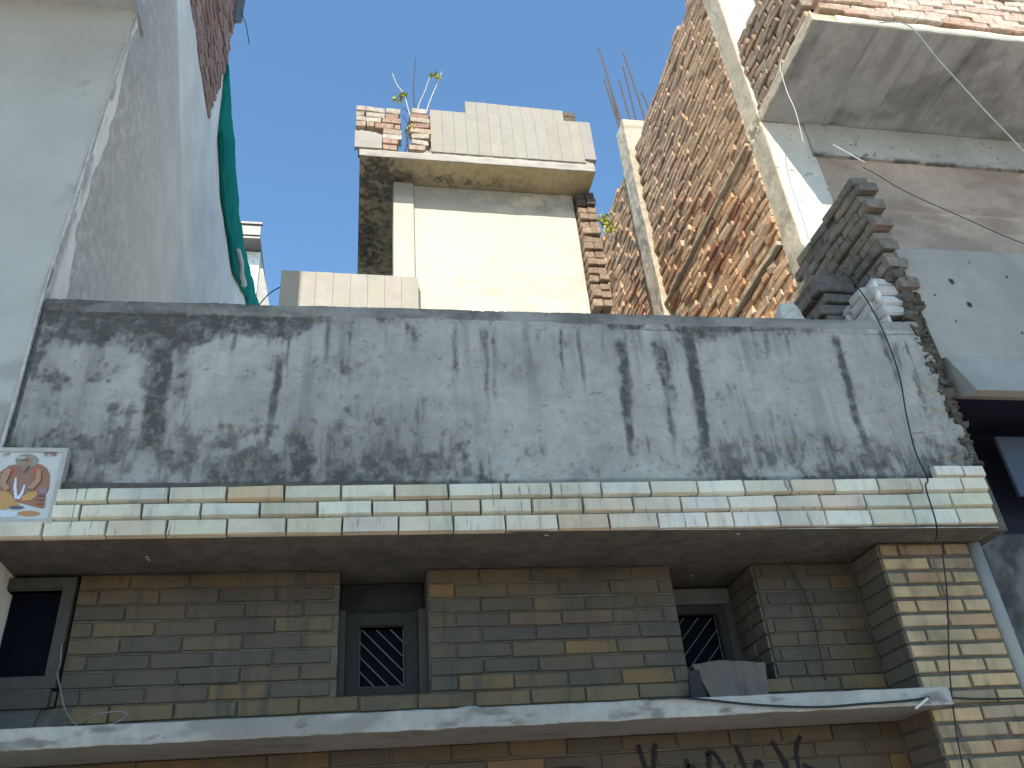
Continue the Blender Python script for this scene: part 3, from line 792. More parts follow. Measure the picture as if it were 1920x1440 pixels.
# roof slab: front band and underside
m = MB(); m.box(-.04, 2.63, 2.578, 6.2, 8.762, 8.86); slab = m.build('roof_slab', M_grey, sr)
surf('slab_edge', M_grey, slab, lambda u, v: (-.045 + 2.675 * u, 2.574 + 0 * u, 8.758 + (.098 + .02 * (fbm(u * 22, v * 0, 4, 4) - .5)) * v), 180, 8, (0, -1, 0), .004, None, lambda X, Y, Z: (fbm(X * 9, Z * 20, 4, 4) - .5) * .012)
def ceil_d(X, Y, Z):
    n = fbm(X * 3.2, Y * 3.2, 6, 230, .62); n2 = fbm(X * 19, Y * 19, 5, 235, .68)
    lft = sst(.75, -.05, X); bk = np.exp(-((Y - 2.86) / .10) ** 2) * sst(2.2, 1.0, X) + np.exp(-((X - .15) / .2) ** 2) * .5
    a = sst(.50, .62, n * .4 + n2 * .6 + .035 * lft + .10 * bk - .02)
    return np.clip((a * .58 + .25 * sst(.35, .6, n)) * (.25 + .75 * np.clip(lft + bk, 0, 1)), 0, 1)
surf('slab_underside', M_mould, slab, lambda u, v: (-.04 + 2.67 * u, 2.58 + 3.6 * v, 8.756 + 0 * u), 260, 300, (0, 0, -1), .003, ceil_d,
     lambda X, Y, Z: (fbm(X * 5, Y * 5, 4, 6) - .5) * .012)
# panels of the upper parapet
pc = [(.375, .35, .305), (.37, .345, .30), (.38, .352, .307)]
bx = chamf(1, 1, 1, .012)
def panel_mesh(w_, h_, cut=None):
    v, f = chamf(w_, .10, h_, .003)
    return mesh('panel', v, f, M_panel)
PM = panel_mesh(.1358, .70)
back = MB(); back.box(.76, 2.60, 2.60, 2.68, 8.87, 9.54); back.box(1.19, 2.40, 2.74, 2.82, 8.87, 9.93)
pw = back.build('upper_parapet', M_grey, sr)
x = .745
for k in range(14):
    h = .70 if k < 13 else .64
    top = 9.592 + .0 * k
    inst('panel', PM, pw, (x + .0685, 2.62 + rnd.uniform(-.0015, .0015), top - h / 2 - .0 + (.0 if k < 13 else 0)), (rnd.uniform(-.004, .004), rnd.uniform(-.003, .003), 0), (1, 1, h / .70), vary(pc[k % 3], .008))
    x += .1372
PM2 = panel_mesh(.1332, .40)
x = 1.19
for k in range(9):
    inst('panel', PM2, pw, (x + .067, 2.76 + rnd.uniform(-.002, .002), 9.765 - .003 * k), (0, 0, 0), (1, 1, 1), vary(pc[(k + 1) % 3], .008))
    x += .1345
for q in range(2):
    inst('brick', ME_nbrick[q], pw, (2.47, 2.74, 9.86 - .085 * q), (0, 0, .05), (.6, .9, 1), (.16, .12, .09))
# jagged mortar under the panels
surf('cracked_mortar', M_grey, pw, lambda u, v: (.66 + 1.97 * u, 2.585 + 0 * u, 8.85 + (.07 + .10 * (fbm(u * 26, v * 0, 5, 14) - .5)) * v), 200, 6, (0, -1, 0), .05,
     lambda X, Y, Z: sst(8.895, 8.93, Z) * .5, lambda X, Y, Z: (fbm(X * 12, Z * 20, 4, 4) - .5) * .02)
# left bricks, broken
nb = [(.44, .38, .315), (.42, .29, .215), (.47, .42, .36), (.36, .24, .175), (.43, .33, .255), (.46, .41, .345)]
bb = MB(); bb.box(-.06, .38, 2.63, 2.72, 8.87, 9.50); bb.box(.54, .76, 2.63, 2.72, 8.87, 9.52)
bs = bb.build('broken_parapet', M_mortar2, sr)
for k in range(8):
    zz = 9.52 - .086 * k
    e = .405 + [.0, -.02, .03, .0, .02, .03, .01, -.04][k]
    if k < 4: xs = [(-.09, .0)] if k % 2 else [(-.09, .015)]
    else: xs = []
    x = .02 if k < 4 else .21
    if k == 3: x = .12; xs = [(-.09, .02), (.03, .11)]
    while x < e - .05:
        b = min(x + (.21 if (k + len(xs)) % 3 else .17), e)
        xs.append((x, b)); x = b + .012
    for a, b in xs:
        inst('brick', ME_nbrick[rnd.randrange(6)], bs, ((a + b) / 2, 2.625 + rnd.uniform(-.008, .008), zz + rnd.uniform(-.003, .003)), (0, rnd.uniform(-.05, .05), rnd.uniform(-.06, .06)), ((b - a) / .23, 1, 1.03), vary(nb[rnd.randrange(6)], .08))
    a = .515 + [.02, -.005, .0, .01, .0, .015, .01, -.015][k]; b = .735 + [-.03, -.01, .0, .0, .01, -.005, -.02, -.05][k]
    inst('brick', ME_nbrick[rnd.randrange(6)], bs, ((a + b) / 2, 2.61 + rnd.uniform(-.008, .008), zz + .02 + rnd.uniform(-.006, .006)), (0, rnd.uniform(-.05, .05), rnd.uniform(-.08, .08)), ((b - a) / .23, 1, 1.0), vary(nb[rnd.randrange(6)], .10))
    if k in (0, 2, 5): inst('brick', ME_nbrick[k % 6], bs, (.775, 2.64, zz), (0, .05, .1), (.35, 1, .8), (.50, .30, .2))
surf('plaster_patch', M_grey, bs, lambda u, v: (-.098 + .30 * u, 2.575 + 0 * u, 8.885 + (.27 - .05 * u ** 3 + .04 * (fbm(u * 8, v * 0, 3, 4) - .5)) * v), 26, 20, (0, -1, 0), .05, None, lambda X, Y, Z: (fbm(X * 8, Z * 8, 4, 4) - .5) * .008)
# toothed bricks down the right edge
for k in range(15):
    zz = 8.67 - .1135 * k
    ex = (.03 if k % 2 else 0)
    for q in range(2):
        inst('brick', ME_nbrick[rnd.randrange(6)], sr, (2.505 + .108 * q + rnd.uniform(-.004, .004), 2.965 - ex + rnd.uniform(-.016, .016), zz - .012 + rnd.uniform(-.008, .008)), (rnd.uniform(-.03, .03), rnd.uniform(-.03, .03), math.pi / 2), (.9, .93, rnd.uniform(1.1, 1.25)),
             vary((.12, .105, .09) if k < 2 else [(.30, .215, .155), (.34, .25, .18), (.27, .20, .145)][rnd.randrange(3)], .1))  # top two bricks coloured dark for the slab's shade
tb = MB(); tb.box(2.44, 2.64, 3.0, 3.2, 3.75, 8.75); tb.build('toothed_edge', M_mortar2, sr)

# low panelled parapet on the roof, left of the stair room
rp = MB(); rp.box(-.79, .59, 2.885, 3.0, 3.75, 7.28)
rpo = rp.build('low_roof_wall', M_grey, sr)
PM3 = panel_mesh(.1708, 1.5)
for k in range(8):
    inst('panel', PM3, rpo, (-.788 + .0875 + .1722 * k, 2.895 + rnd.uniform(-.002, .002), 7.315 - .75 - .0012 * k), (0, 0, 0), (1, .9, 1), vary([(.43, .40, .34), (.425, .397, .337)][k % 2], .006))

# weeds on the broken parapet
wd = thing('weed', 'dry weed with pale bare stems and few yellow leaves in the broken brick parapet', 'weed', (.6, 2.6, 9.0))
def curve(p, n=10):
    p = [np.array(q) for q in p]; out = []
    for i in range(len(p) - 1):
        a, b = p[i], p[i + 1]; m0 = (p[i + 1] - p[max(i - 1, 0)]) / 2; m1 = (p[min(i + 2, len(p) - 1)] - p[i]) / 2
        for t in np.linspace(0, 1, n, endpoint=(i == len(p) - 2)):
            out.append(tuple((2 * t ** 3 - 3 * t ** 2 + 1) * a + (t ** 3 - 2 * t ** 2 + t) * m0 + (-2 * t ** 3 + 3 * t ** 2) * b + (t ** 3 - t ** 2) * m1))
    return out
for pts, mt in (([(0.55, 2.6, 9.2), (0.513, 2.6, 9.51), (0.449, 2.58, 9.828), (0.375, 2.6, 10.009), (0.319, 2.62, 10.245)], M_stem),
                ([(.57, 2.62, 9.3), (0.571, 2.6, 9.655), (0.563, 2.6, 9.985), (0.58, 2.6, 10.231), (0.598, 2.6, 10.556)], M_twig),
                ([(.59, 2.6, 9.4), (0.621, 2.6, 9.68), (0.701, 2.6, 9.955), (0.765, 2.6, 10.227)], M_stem),
                ([(.68, 2.6, 9.3), (0.719, 2.6, 9.627), (0.795, 2.6, 9.92), (0.866, 2.62, 10.172), (0.919, 2.65, 10.398)], M_stem),
                ([(.50, 2.6, 8.9), (.47, 2.58, 9.2), (.52, 2.6, 9.5), (.44, 2.6, 9.62)], M_twig), ([(.46, 2.6, 8.9), (.50, 2.58, 9.25), (.44, 2.57, 9.45)], M_twig)):
    g = MB(); g.tube(curve(pts), .009, 5, .004); g.build('stem', mt, wd)
def leaves(cx, cy, cz, n, rad, sz, par_, name='leaf'):
    for k in range(n):
        a = rnd.uniform(0, 6.28); e = rnd.uniform(-1, 1); r = rad * rnd.random() ** .5
        p = Vector((cx + r * math.cos(a), cy + r * e * .7, cz + r * math.sin(a)))
        d = Vector((rnd.uniform(-1, 1), rnd.uniform(-1, 1), rnd.uniform(-1, .4))).normalized(); s = d.cross(Vector((rnd.uniform(-1, 1), rnd.uniform(-1, 1), rnd.uniform(-1, 1)))).normalized()
        L = sz * rnd.uniform(.7, 1.3)
        yield [p, p + d * L * .5 + s * L * .28, p + d * L, p + d * L * .5 - s * L * .28]
for (cx, cz) in ((.455, 9.83), (.843, 10.25), (.40, 9.80), (.50, 9.27)):
    g = MB()
    for v in leaves(cx, 2.6, cz, 14, .05, .07, wd): g.add(v, [(0, 1, 2, 3)])
    g.build('leaf_cluster', M_leaf, wd)

# ------------------------------------------------------------------ right-hand building under construction
rb = thing('unfinished_building', 'tall unfinished building on the right with bare brick side wall and jutting concrete slab', 'building', (5, 2, 0))
cm = np.array(camo.matrix_world.inverted())
def proj(p):
    q = cm @ np.array([p[0], p[1], p[2], 1.0])
    return 960 + 1586.2 * q[0] / -q[2], 720 - 1586.2 * q[1] / -q[2]
XW = 3.70
def rc_d(X, Y, Z): return sst(.6, .75, fbm(Y * 5, Z * 5, 5, 301, .6)) * .5
# body behind the brick skin
surf('side_wall', M_mortar2, rb, lambda u, v: (3.735 + 0 * u, 1.19 + 5.3 * u, 3.0 + 7.45 * v), 200, 240, (-1, 0, 0), .25, lambda X, Y, Z: .3 * fbm(Y * 4, Z * 4, 4, 2),
     lambda X, Y, Z: (fbm(Y * 13, Z * 20, 4, 300, .6) - .5) * .05)
m = MB(); m.box(3.99, 9, 1.25, 6.4, 0, 10.3); m.box(3.74, 3.99, 1.25, 6.4, 0, 3.0)
m.build('inner_structure', M_tan, rb)
# columns
surf('corner_column', M_conc, rb, lambda u, v: (3.695 + .012 * (fbm(v * 9, u * 0, 3, 5) - .5), .915 + .27 * u, 3.0 + 7.9 * v), 18, 260, (-1, 0, 0), .02, rc_d, lambda X, Y, Z: (fbm(Y * 9, Z * 7, 4, 310) - .5) * .014 + (np.abs(Z - 7.82) < .10) * (fbm(Y * 22, Z * 22, 3, 6) - .4) * .035 - (np.abs(Z - 7.80 + .1 * (Y - 1)) < .018) * .03)
surf('column_front', M_wcol, rb, lambda u, v: (3.703 + .44 * u, .913 + 0 * u, 3.0 + 4.80 * v), 30, 200, (0, -1, 0), .03, lambda X, Y, Z: sst(.76, .79, fbm(X * 30, Z * 30, 4, 320)) * .6 + (np.abs(Z - 7.15 - .02 * np.sin(X * 9)) < .006) * .7,
     lambda X, Y, Z: (fbm(X * 9, Z * 9, 4, 322) - .5) * .012)
m = MB(); m.box(3.72, 4.12, .945, 1.20, 2, 10.9); m.build('column_core', M_conc, rb)
surf('upper_column_front', M_wcol, rb, lambda u, v: (3.703 + .415 * u, .913 + 0 * u, 7.82 + 3.1 * v), 20, 60, (0, -1, 0), .03, lambda X, Y, Z: sst(.66, .70, fbm(X * 16, Z * 16, 4, 326)) * .4,
     lambda X, Y, Z: (fbm(X * 9, Z * 9, 4, 327) - .5) * .012)
surf('rear_column', M_conc, rb, lambda u, v: (3.63 + .012 * (fbm(v * 9, u * 0, 3, 15) - .5), 3.71 + .33 * u + .03 * (fbm(v * 12, u * 0, 4, 16) - .5), 6.5 + 4.62 * v), 18, 160, (-1, 0, 0), .40, rc_d, lambda X, Y, Z: (fbm(Y * 9, Z * 7, 4, 330) - .5) * .03)
# pale concrete bands between the bricks
for (za, y0, y1, t) in ((7.785, 1.19, 3.72, .035), (6.512, 1.19, 2.6, .045)):
    surf('concrete_band', M_band, rb, lambda u, v: (3.655 + 0 * u, y0 + (y1 - y0) * u, za + t * (v - .5) + .012 * (fbm(u * 9, v * 0, 3, 7) - .5)), 70, 6, (-1, 0, 0), .05, lambda X, Y, Z: .1 + .5 * fbm(Y * 5, Z * 9, 4, 7), lambda X, Y, Z: (fbm(Y * 14, Z * 30, 4, 9) - .5) * .022)

specs = []
gb = [(.36, .275, .205), (.32, .245, .185), (.385, .295, .22), (.29, .22, .165), (.40, .32, .245)]
ob = [(.43, .295, .195), (.41, .275, .18), (.44, .32, .22), (.38, .25, .17), (.45, .345, .245), (.46, .38, .29)]
db = [(.22, .12, .085), (.27, .15, .10), (.20, .125, .10)]
P = .0935
z = 5.75
row = 0
while z < 10.62:
    y = 1.175 - (0, .13)[row % 2] - rnd.random() * .05
    hh = 1.0
    while y < 6.2:
        hd = rnd.random()
        L = .26 if hd < .66 else (.125 if hd < .80 else .33)
        yc = y + L / 2
        if y < 1.165: L = max(.06, y + L - 1.165); y = 1.165; yc = y + L / 2
        if not (3.70 < yc < 4.04):
            zt_ = 10.50 + .14 * (vn(yc * 3, 0, 4) - .5)
            if z < zt_ and not (abs(z - 7.785) < .05 and yc < 3.7) and not (abs(z - 6.512) < .05 and yc < 2.6):
                h = z - (6.1 + .68 * (yc - 1.15))
                org = sst(1.55, .2, h + 1.4 * (vn(yc * 1.3, z * 1.3, 9) - .5))
                dk = (abs((z - 7.6) - .0 * yc) < .5 and vn(yc * 1.7, z * 2.2, 19) > .60)
                pal = db if dk and rnd.random() < .6 else (ob if rnd.random() < org else gb)
                pr = rnd.uniform(-.009, .009) if h > 1.4 else rnd.uniform(-.014, .022)
                if L < .2: pr += rnd.uniform(0, .02)
                if h > -.75:
                    specs.append((rnd.randrange(8), (XW + .05 - pr, yc, z + rnd.uniform(-.009, .009)),
                              (rnd.uniform(-.08, .08), rnd.uniform(-.035, .035) * (1.6 if h < 1.2 else 1), math.pi / 2 + rnd.uniform(-.075, .075)), ((L - .004) / .23, 1.0, rnd.uniform(1.02, 1.20)), vary(tuple(q * s_ for q, s_ in zip(pal[rnd.randrange(len(pal))], (1.38, 1.20, 1.02))), .11)))
        y += L + .004
    z += P; row += 1
# upper storey: brick wall along the slab's left edge and along its front
pk = [(.47, .34, .27), (.42, .29, .22), (.50, .39, .31), (.52, .43, .36)]
for r in range(12):
    zz = 7.955 + .088 * r
    y = -.12 + (.11 if r % 2 else 0)
    while y < .86:
        specs.append((rnd.randrange(8), (3.775 - rnd.uniform(-.012, .02), y + .115, zz), (rnd.uniform(-.05, .05), rnd.uniform(-.06, .06), math.pi / 2 + rnd.uniform(-.07, .07)), (.96, 1, 1.02), vary((ob if rnd.random() < .3 else gb)[rnd.randrange(4)], .2)))
        y += .24
for r in range(8):
    zz = 7.975 + .086 * r
    x = 3.80 - (.12 if r % 2 else 0)
    while x < 6.6:
        if x > 3.72:
            specs.append((rnd.randrange(8), (x + .115, -.105 - rnd.uniform(-.010, .014) - (.016 if r == 0 else 0), zz + rnd.uniform(-.005, .005)), (rnd.uniform(-.04, .04), rnd.uniform(-.03, .03), rnd.uniform(-.04, .04)), (.99, 1, 1.08), vary(pk[rnd.randrange(4)], .10)))
        x += .238
m = MB(); m.box(3.79, 3.9, -.05, .90, 7.9, 8.92); m.box(3.79, 6.6, -.05, .05, 7.9, 8.6); up = m.build('upper_wall', M_mortar2, rb)
cp = np.array([0, -4, 1.6])
def vis(s):
    x, y = proj(s[1]); return -15 < x < 1935 and -15 < y < 610
specs.sort(key=lambda s: (not vis(s), np.linalg.norm(np.array(s[1]) - cp)))
near, rest = specs[:296], [s for s in specs[296:]]
for s in near: inst('brick', ME_brick[s[0]], rb, s[1], s[2], s[3], s[4])
from mathutils import Euler
mass = MB()
for s in rest:
    R_ = Euler(s[2]).to_matrix(); v, f = BR[s[0]]
    mass.add([R_ @ Vector((p[0] * s[3][0], p[1] * s[3][1], p[2] * s[3][2])) + Vector(s[1]) for p in v], f, s[4])
o = mass.build('brick_mass', M_brickc, rb); o['kind'] = 'stuff'

# jutting slab with its board-marked underside
m = MB(); m.box(3.712, 7.5, -.158, 1.2, 7.800, 7.895); sl_ = m.build('floor_slab', M_conc, rb)
surf('slab_side', M_conc, sl_, lambda u, v: (3.70 + 0 * u, -.17 + 1.08 * u, 7.79 + (.125 + .02 * (fbm(u * 9, v * 0, 3, 3) - .5)) * v), 60, 10, (-1, 0, 0), .012, rc_d, lambda X, Y, Z: (fbm(Y * 9, Z * 20, 4, 3) - .5) * .012)
surf('slab_front', M_cream, sl_, lambda u, v: (3.93 + 3.6 * u, -.172 + 0 * u, 7.792 + (.085 + .035 * (fbm(u * 17, v * 0, 4, 43) - .5)) * v), 200, 8, (0, -1, 0), .012, lambda X, Y, Z: .35 * fbm(X * 4, Z * 9, 4, 3), lambda X, Y, Z: (fbm(X * 9, Z * 20, 4, 3) - .5) * .012)
def und_d(X, Y, Z):
    s = fbm(X * 5, Y * .8, 5, 401, .6); n = fbm(X * 2.2, Y * 2.2, 5, 403, .6)
    j = sum((np.abs(X - c - .0 * Y) < .008) * .8 for c in (4.32, 4.78, 5.3))
    return np.clip(sst(.48, .72, s) * .35 + sst(.46, .70, n) * .5 + j * .35, 0, 1)
surf('slab_underside', M_slab, sl_, lambda u, v: (3.703 + 3.7 * u, -.168 + 1.08 * v, 7.797 + 0 * u), 420, 130, (0, 0, -1), .002, und_d,
     lambda X, Y, Z: (fbm(X * 4, Y * 3, 5, 405) - .5) * .02 + .004)
surf('beam', M_slab, rb, lambda u, v: (4.12 + 3.3 * u, .885 + 0 * u, 7.36 + .015 * (fbm(u * 40, v * 0, 4, 9) - .5) * (1 - v) + .43 * v), 240, 24, (0, -1, 0), .05,
     lambda X, Y, Z: .15 + sst(7.41, 7.36, Z) * sst(.4, .6, fbm(X * 9, Z * 20, 4, 2)) + sst(.76, .79, fbm(X * 30, Z * 30, 3, 8)) * .8, lambda X, Y, Z: (fbm(X * 9, Z * 9, 4, 410) - .5) * .014)
surf('veranda_wall', M_tan, rb, lambda u, v: (4.12 + 3.3 * u, .918 + 0 * u, 4.6 + 3.19 * v), 200, 160, (0, -1, 0), .12, lambda X, Y, Z: sst(.5, .65, fbm(X * 1.3 + Z, Z * 3, 6, 420, .6)) * .7,
     lambda X, Y, Z: (fbm(X * 2 + Z, Z * 4, 5, 422) - .5) * .012)
# white balcony wall, its bevelled sunshade and the shop below
surf('balcony_wall', M_bal, rb, lambda u, v: (3.74 + 3.6 * u, .02 + 0 * u, 4.47 + .96 * v), 420, 110, (0, -1, 0), .12,
     lambda X, Y, Z: sst(.5, .7, fbm(X * 1.5, Z * 2.5, 5, 430)) * .35 + 1.2 * sum(sst(1.25, .8, np.hypot(X - cx, (Z - cz) * .8) / r_ + .5 * (fbm(X * 60, Z * 60, 2, 4) - .5)) for cx, cz, r_ in ((4.08, 5.13, .020), (4.14, 4.93, .018), (4.55, 5.2, .009), (4.45, 4.7, .009), (3.98, 4.78, .008), (4.8, 5.0, .010), (4.3, 5.32, .007), (3.9, 5.0, .007))), lambda X, Y, Z: (fbm(X * 3, Z * 3, 4, 432) - .5) * .012)
m = MB(); m.prism([(.015, 4.48), (-.115, 4.140), (-.05, 4.135), (.12, 4.22), (.14, 4.48)], 'x', 3.775, 7.3); m.build('sunshade', M_bal, rb)
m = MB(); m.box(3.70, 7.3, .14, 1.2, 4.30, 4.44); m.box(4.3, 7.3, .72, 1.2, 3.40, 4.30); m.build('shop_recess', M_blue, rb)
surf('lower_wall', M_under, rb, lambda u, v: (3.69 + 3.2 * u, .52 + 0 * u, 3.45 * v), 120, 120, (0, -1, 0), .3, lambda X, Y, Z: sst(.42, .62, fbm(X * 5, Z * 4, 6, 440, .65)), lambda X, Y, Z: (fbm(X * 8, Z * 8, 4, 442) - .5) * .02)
bd = MB(); bd.box(4.325, 5.0, .47, .50, 3.70, 4.145, .004)
bdo = bd.build('signboard', M_board); bdo.rotation_euler = (0, 0, 0)
tag(bdo, 'plain pale blue board hanging in the dark recess under the white balcony', 'board')

# starter bars on the rear column
for a, b, mt in (((3.68, 3.954, 11.05), (3.68, 4.111, 13.277), 0), ((3.70, 3.885, 11.0), (3.70, 4.126, 13.055), 0), ((3.66, 3.913, 11.0), (3.68, 4.16, 12.55), 0),
             ((3.95, 3.654, 10.9), (3.95, 3.865, 12.874), 0), ((3.95, 3.942, 10.9), (3.95, 3.975, 12.669), 0), ((3.95, 4.081, 10.9), (3.95, 4.213, 12.629), 0), ((3.95, 3.486, 10.9), (3.95, 3.571, 11.571), 0)):
    a, b = Vector(a), Vector(b); mm = (a + b) / 2 + Vector((rnd.uniform(-.02, .02), rnd.uniform(-.02, .02), 0))
    q = MB(); q.tube(curve([tuple(a), tuple(mm), tuple(b)], 5), .0125, 6); q.build('starter_bar', M_rebar, rb)

# dry twigs caught in the bricks
g = MB()
for k in range(9):
    a = Vector((3.62, 1.35 + rnd.uniform(-.15, .25), 6.72 + rnd.uniform(-.1, .1))); b = a + Vector((rnd.uniform(-.05, .03), rnd.uniform(.1, .4), rnd.uniform(-.15, .15)))
    g.tube([a, (a + b) / 2 + Vector((-.02, 0, .03)), b], .003, 4)
o = g.build('dry_twigs', M_stem); tag(o, 'tuft of dry twigs caught in the brickwork beside the corner column', 'twigs')

# small green plant at the far foot of the brick wall top
pl = thing('plant', 'small yellow-green plant growing at the far edge of the bare brick side wall', 'plant', (3.5, 4.75, 9.9))
g = MB(); g.tube([(3.58, 4.9, 9.8), (3.53, 4.8, 10.02), (3.5, 4.75, 10.2)], .008, 5); g.build('stem', M_stem, pl)
for q in range(3):
    g = MB()
    for v in leaves(3.5 + .02 * q, 4.75, 10.20 - .09 * q, 26, .075, .075, pl): g.add(v, [(0, 1, 2, 3)])
    g.build('leaf_cluster', M_leaf, pl)

# ------------------------------------------------------------------ left-hand building
lbld = thing('plastered_building', 'tall white plastered building on the left with grey streaked side wall and bare brick top', 'building', (-3, 2, 0))
def lean(Y, Z): return .036 * np.clip(Z - 4.67, 0, 2.5) * np.exp(-np.clip(Y, 0, 99) / .7)
def side_d(X, Y, Z):
    n = fbm(Y * 1.6, Z * 1.1, 6, 500, .6); s = fbm(Y * 9 + Z * 1.2, Z * 1.3 - Y * .3, 6, 505, .65)
    m_ = np.exp(-((Y - .75) / .7) ** 2)
    m_ = np.exp(-((Y - .75) / .6) ** 2) * sst(9.4, 6.5, Z)
    sc = fbm(Y * 26, Z * 7, 4, 506, .6); sc2 = fbm(Y * 10, Z * 10, 5, 507, .65)
    k = sst(.64, .74, sc) * (.05 + .16 * m_) + sst(.50, .76, n * .85 + sc2 * .15) * (.06 + .24 * m_)
    k = np.maximum(k, sst(.09, 0, np.abs(Y - .03 - .14 * (fbm(Z * 3, Z * 0, 5, 8) - .5))) * sst(.35, .55, fbm(Z * 5, Y * 9, 4, 9)) * .85)
    k = np.maximum(k, (Y < .004) * .85)
    return np.clip(k, 0, 1)
surf('side_wall', M_side, lbld, lambda u, v: (-1.70 + lean(.0 + 3.27 * u ** 1.3, 0 * u + 4.67 + (9.33 - 4.67) * np.clip((v * 9.33 - 4.67) / 4.66, 0, 1)), -.014 + 3.284 * u ** 1.3, 9.33 * v), 260, 460, (1, 0, 0), .012, side_d,
     lambda X, Y, Z: (fbm(Y * 3, Z * 1.5, 4, 520) - .5) * .025 + (fbm(Y * 22, Z * 9, 4, 522) - .5) * .004)
def front_d(X, Y, Z):
    c = sst(-1.95, -1.66, X)
    r = sst(.035, .0, np.abs(X + 1.69 - .035 * np.clip(Z - 4.67, 0, 3) + .04 * (fbm(Z * 4, X * 0, 4, 3) - .35))) * sst(.40, .6, fbm(X * 12, Z * 3, 5, 530, .65))
    return np.clip(r * .8 + c * sst(.60, .70, fbm(X * 7 + Z * 2, Z * 4 - X * 3, 5, 531, .6)) * .5 * sst(5, 6, Z) + sst(4.8, 4.0, Z) * sst(.5, .66, fbm(X * 4, Z * 5, 5, 534)) * .35 + .10 * fbm(X, Z * .6, 4, 537), 0, 1)
surf('front_wall', M_white, lbld, lambda u, v: (-6.0 + (4.298 + .036 * np.clip(3.3 + 4.1 * v - 4.67, 0, 2.5)) * u, 0 * u - .002, 3.3 + 4.1 * v), 260, 240, (0, -1, 0), .012, front_d,
     lambda X, Y, Z: (fbm(X * 2.4, Z * 2.4, 4, 540) - .5) * .014)
m = MB(); m.box(-6.0, -1.735, .21, 3.2, 3.3, 13.2); m.box(-6.0, -3.4, .02, 3.2, 0, 3.3); m.build('inner_structure', M_tan, lbld)
m = MB(); m.box(-6.2, -1.60, -1.0, .22, 7.262, 7.42, .006); m.build('roof_overhang', M_soffit, lbld)
m = MB(); m.box(-6.0, -1.72, -.9, .20, 7.43, 13.2); m.build('upper_front', M_white, lbld)
# plaster strip at the back edge of the upper wall, then the lower rear wall
def rake(z): return 2.71 + (z - 9.32) * .2875
surf('plaster_strip', M_side, lbld, lambda u, v: (-1.705 + 0 * u, (np.minimum(rake(9.33 + 2.9 * v), 3.17) * (1 - u) + (3.27 - .24 * np.clip((2.9 * v - .6) / 2.0, 0, 1) + .05 * (fbm(v * 30, u * 0, 4, 8) - .5)) * u), 9.33 + 2.9 * v), 20, 110, (1, 0, 0), .25, side_d, lambda X, Y, Z: (fbm(Y * 12, Z * 9, 5, 520) - .5) * .02)
surf('rear_wall', M_side, lbld, lambda u, v: (-1.715 + 0 * u, 3.262 + 4.5 * u, 0 + (np.interp(3.262 + 4.5 * u, [3.26, 3.85, 4.98, 5.65, 7.08, 7.8], [10.0, 9.72, 9.60, 9.62, 10.22, 10.45])) * v), 130, 140, (1, 0, 0), .2, lambda X, Y, Z: .4 * side_d(X, Y, Z), lambda X, Y, Z: (fbm(Y * 4, Z * 2, 5, 520) - .5) * .02)
pinkb = [(.30, .19, .155), (.34, .225, .185), (.26, .165, .14), (.37, .26, .215), (.32, .20, .16)]
ub = MB(); ub.box(-1.98, -1.755, .20, 2.98, 9.33, 13.2); upb = ub.build('brick_storey', M_mortar, lbld)
n_ = 0
z = 9.375
while z < 12.4:
    y = .9 - rnd.random() * .2
    while y < 3.1:
        L = .235 if rnd.random() < .8 else .16
        r = min(rake(z) + rnd.uniform(-.04, .02), 3.20 - .10 * max(0, (z - 10.0) / 2))
        b = min(y + L, r)
        if b - y > .05 and n_ < 295:
            px, py = proj((-1.7, y, z))
            if py > -40:
                inst('brick', ME_brick[rnd.randrange(8)], upb, (-1.745 + rnd.uniform(-.010, .020), (y + b) / 2, z), (rnd.uniform(-.06, .06), rnd.uniform(-.05, .05), math.pi / 2 + rnd.uniform(-.05, .05)), ((b - y) / .235, 1, .93), vary(pinkb[rnd.randrange(5)], .14))
                n_ += 1
        y += L
    z += .079
# metal sheet corner and wire at the top
m = MB()
for k in range(5):
    m.box(-1.70 + .0 * k, -1.64, 3.02 + .075 * k, 3.055 + .075 * k, 11.55 + .11 * k, 12.9); m.box(-1.68, -1.655, 3.055 + .075 * k, 3.095 + .075 * k, 11.58 + .11 * k, 12.9)
tag(m.build('roof_sheet', M_sheet), 'strip of dark corrugated metal sheet hanging at the top corner of the bare brick', 'metal sheet')
m = MB(); m.tube(curve([(-1.64, 3.2, 12.0), (-1.60, 3.45, 12.05), (-1.58, 3.7, 12.0)]), .006, 5)
tag(m.build('loose_wire', M_wireb), 'short dark wire sticking out beside the hanging metal sheet against the sky', 'wire')

# green tarpaulin hung along the rear roof edge
inn = np.array([(3.083, 10.832), (3.247, 9.781), (3.838, 9.413), (4.72, 9.30), (5.269, 9.307), (6.41, 9.80), (6.937, 9.95)])
out = np.array([(3.128, 10.912), (4.054, 10.714), (4.719, 10.512), (5.256, 10.327), (5.895, 10.4), (6.862, 10.594), (7.867, 10.709)])
def tarp_fn(u, v):
    t = u * 6
    k = np.arange(7)
    a0, a1 = np.interp(t, k, inn[:, 0]), np.interp(t, k, inn[:, 1] - .06); b0, b1 = np.interp(t, k, out[:, 0]), np.interp(t, k, out[:, 1])
    b0 = b0 - .22 * (b0 - a0); b1 = b1 - .22 * (b1 - a1)
    Y = a0 + (b0 - a0) * v; Z = a1 + (b1 - a1) * v
    edge = (fbm(u * 14, v * 0, 4, 602) - .5) * .10 * np.abs(v - .5) * 2
    return -1.69 + 0 * u, Y, Z + edge
surf_t = surf('tarpaulin', M_tarp, None, tarp_fn, 200, 40, (1, 0, 0), .004, None,
     lambda X, Y, Z: (fbm(Y * 2.2, Z * 3.5, 4, 600) - .3) * .06 + .012 * np.sin(Z * 14 + Y * 9) + .012)
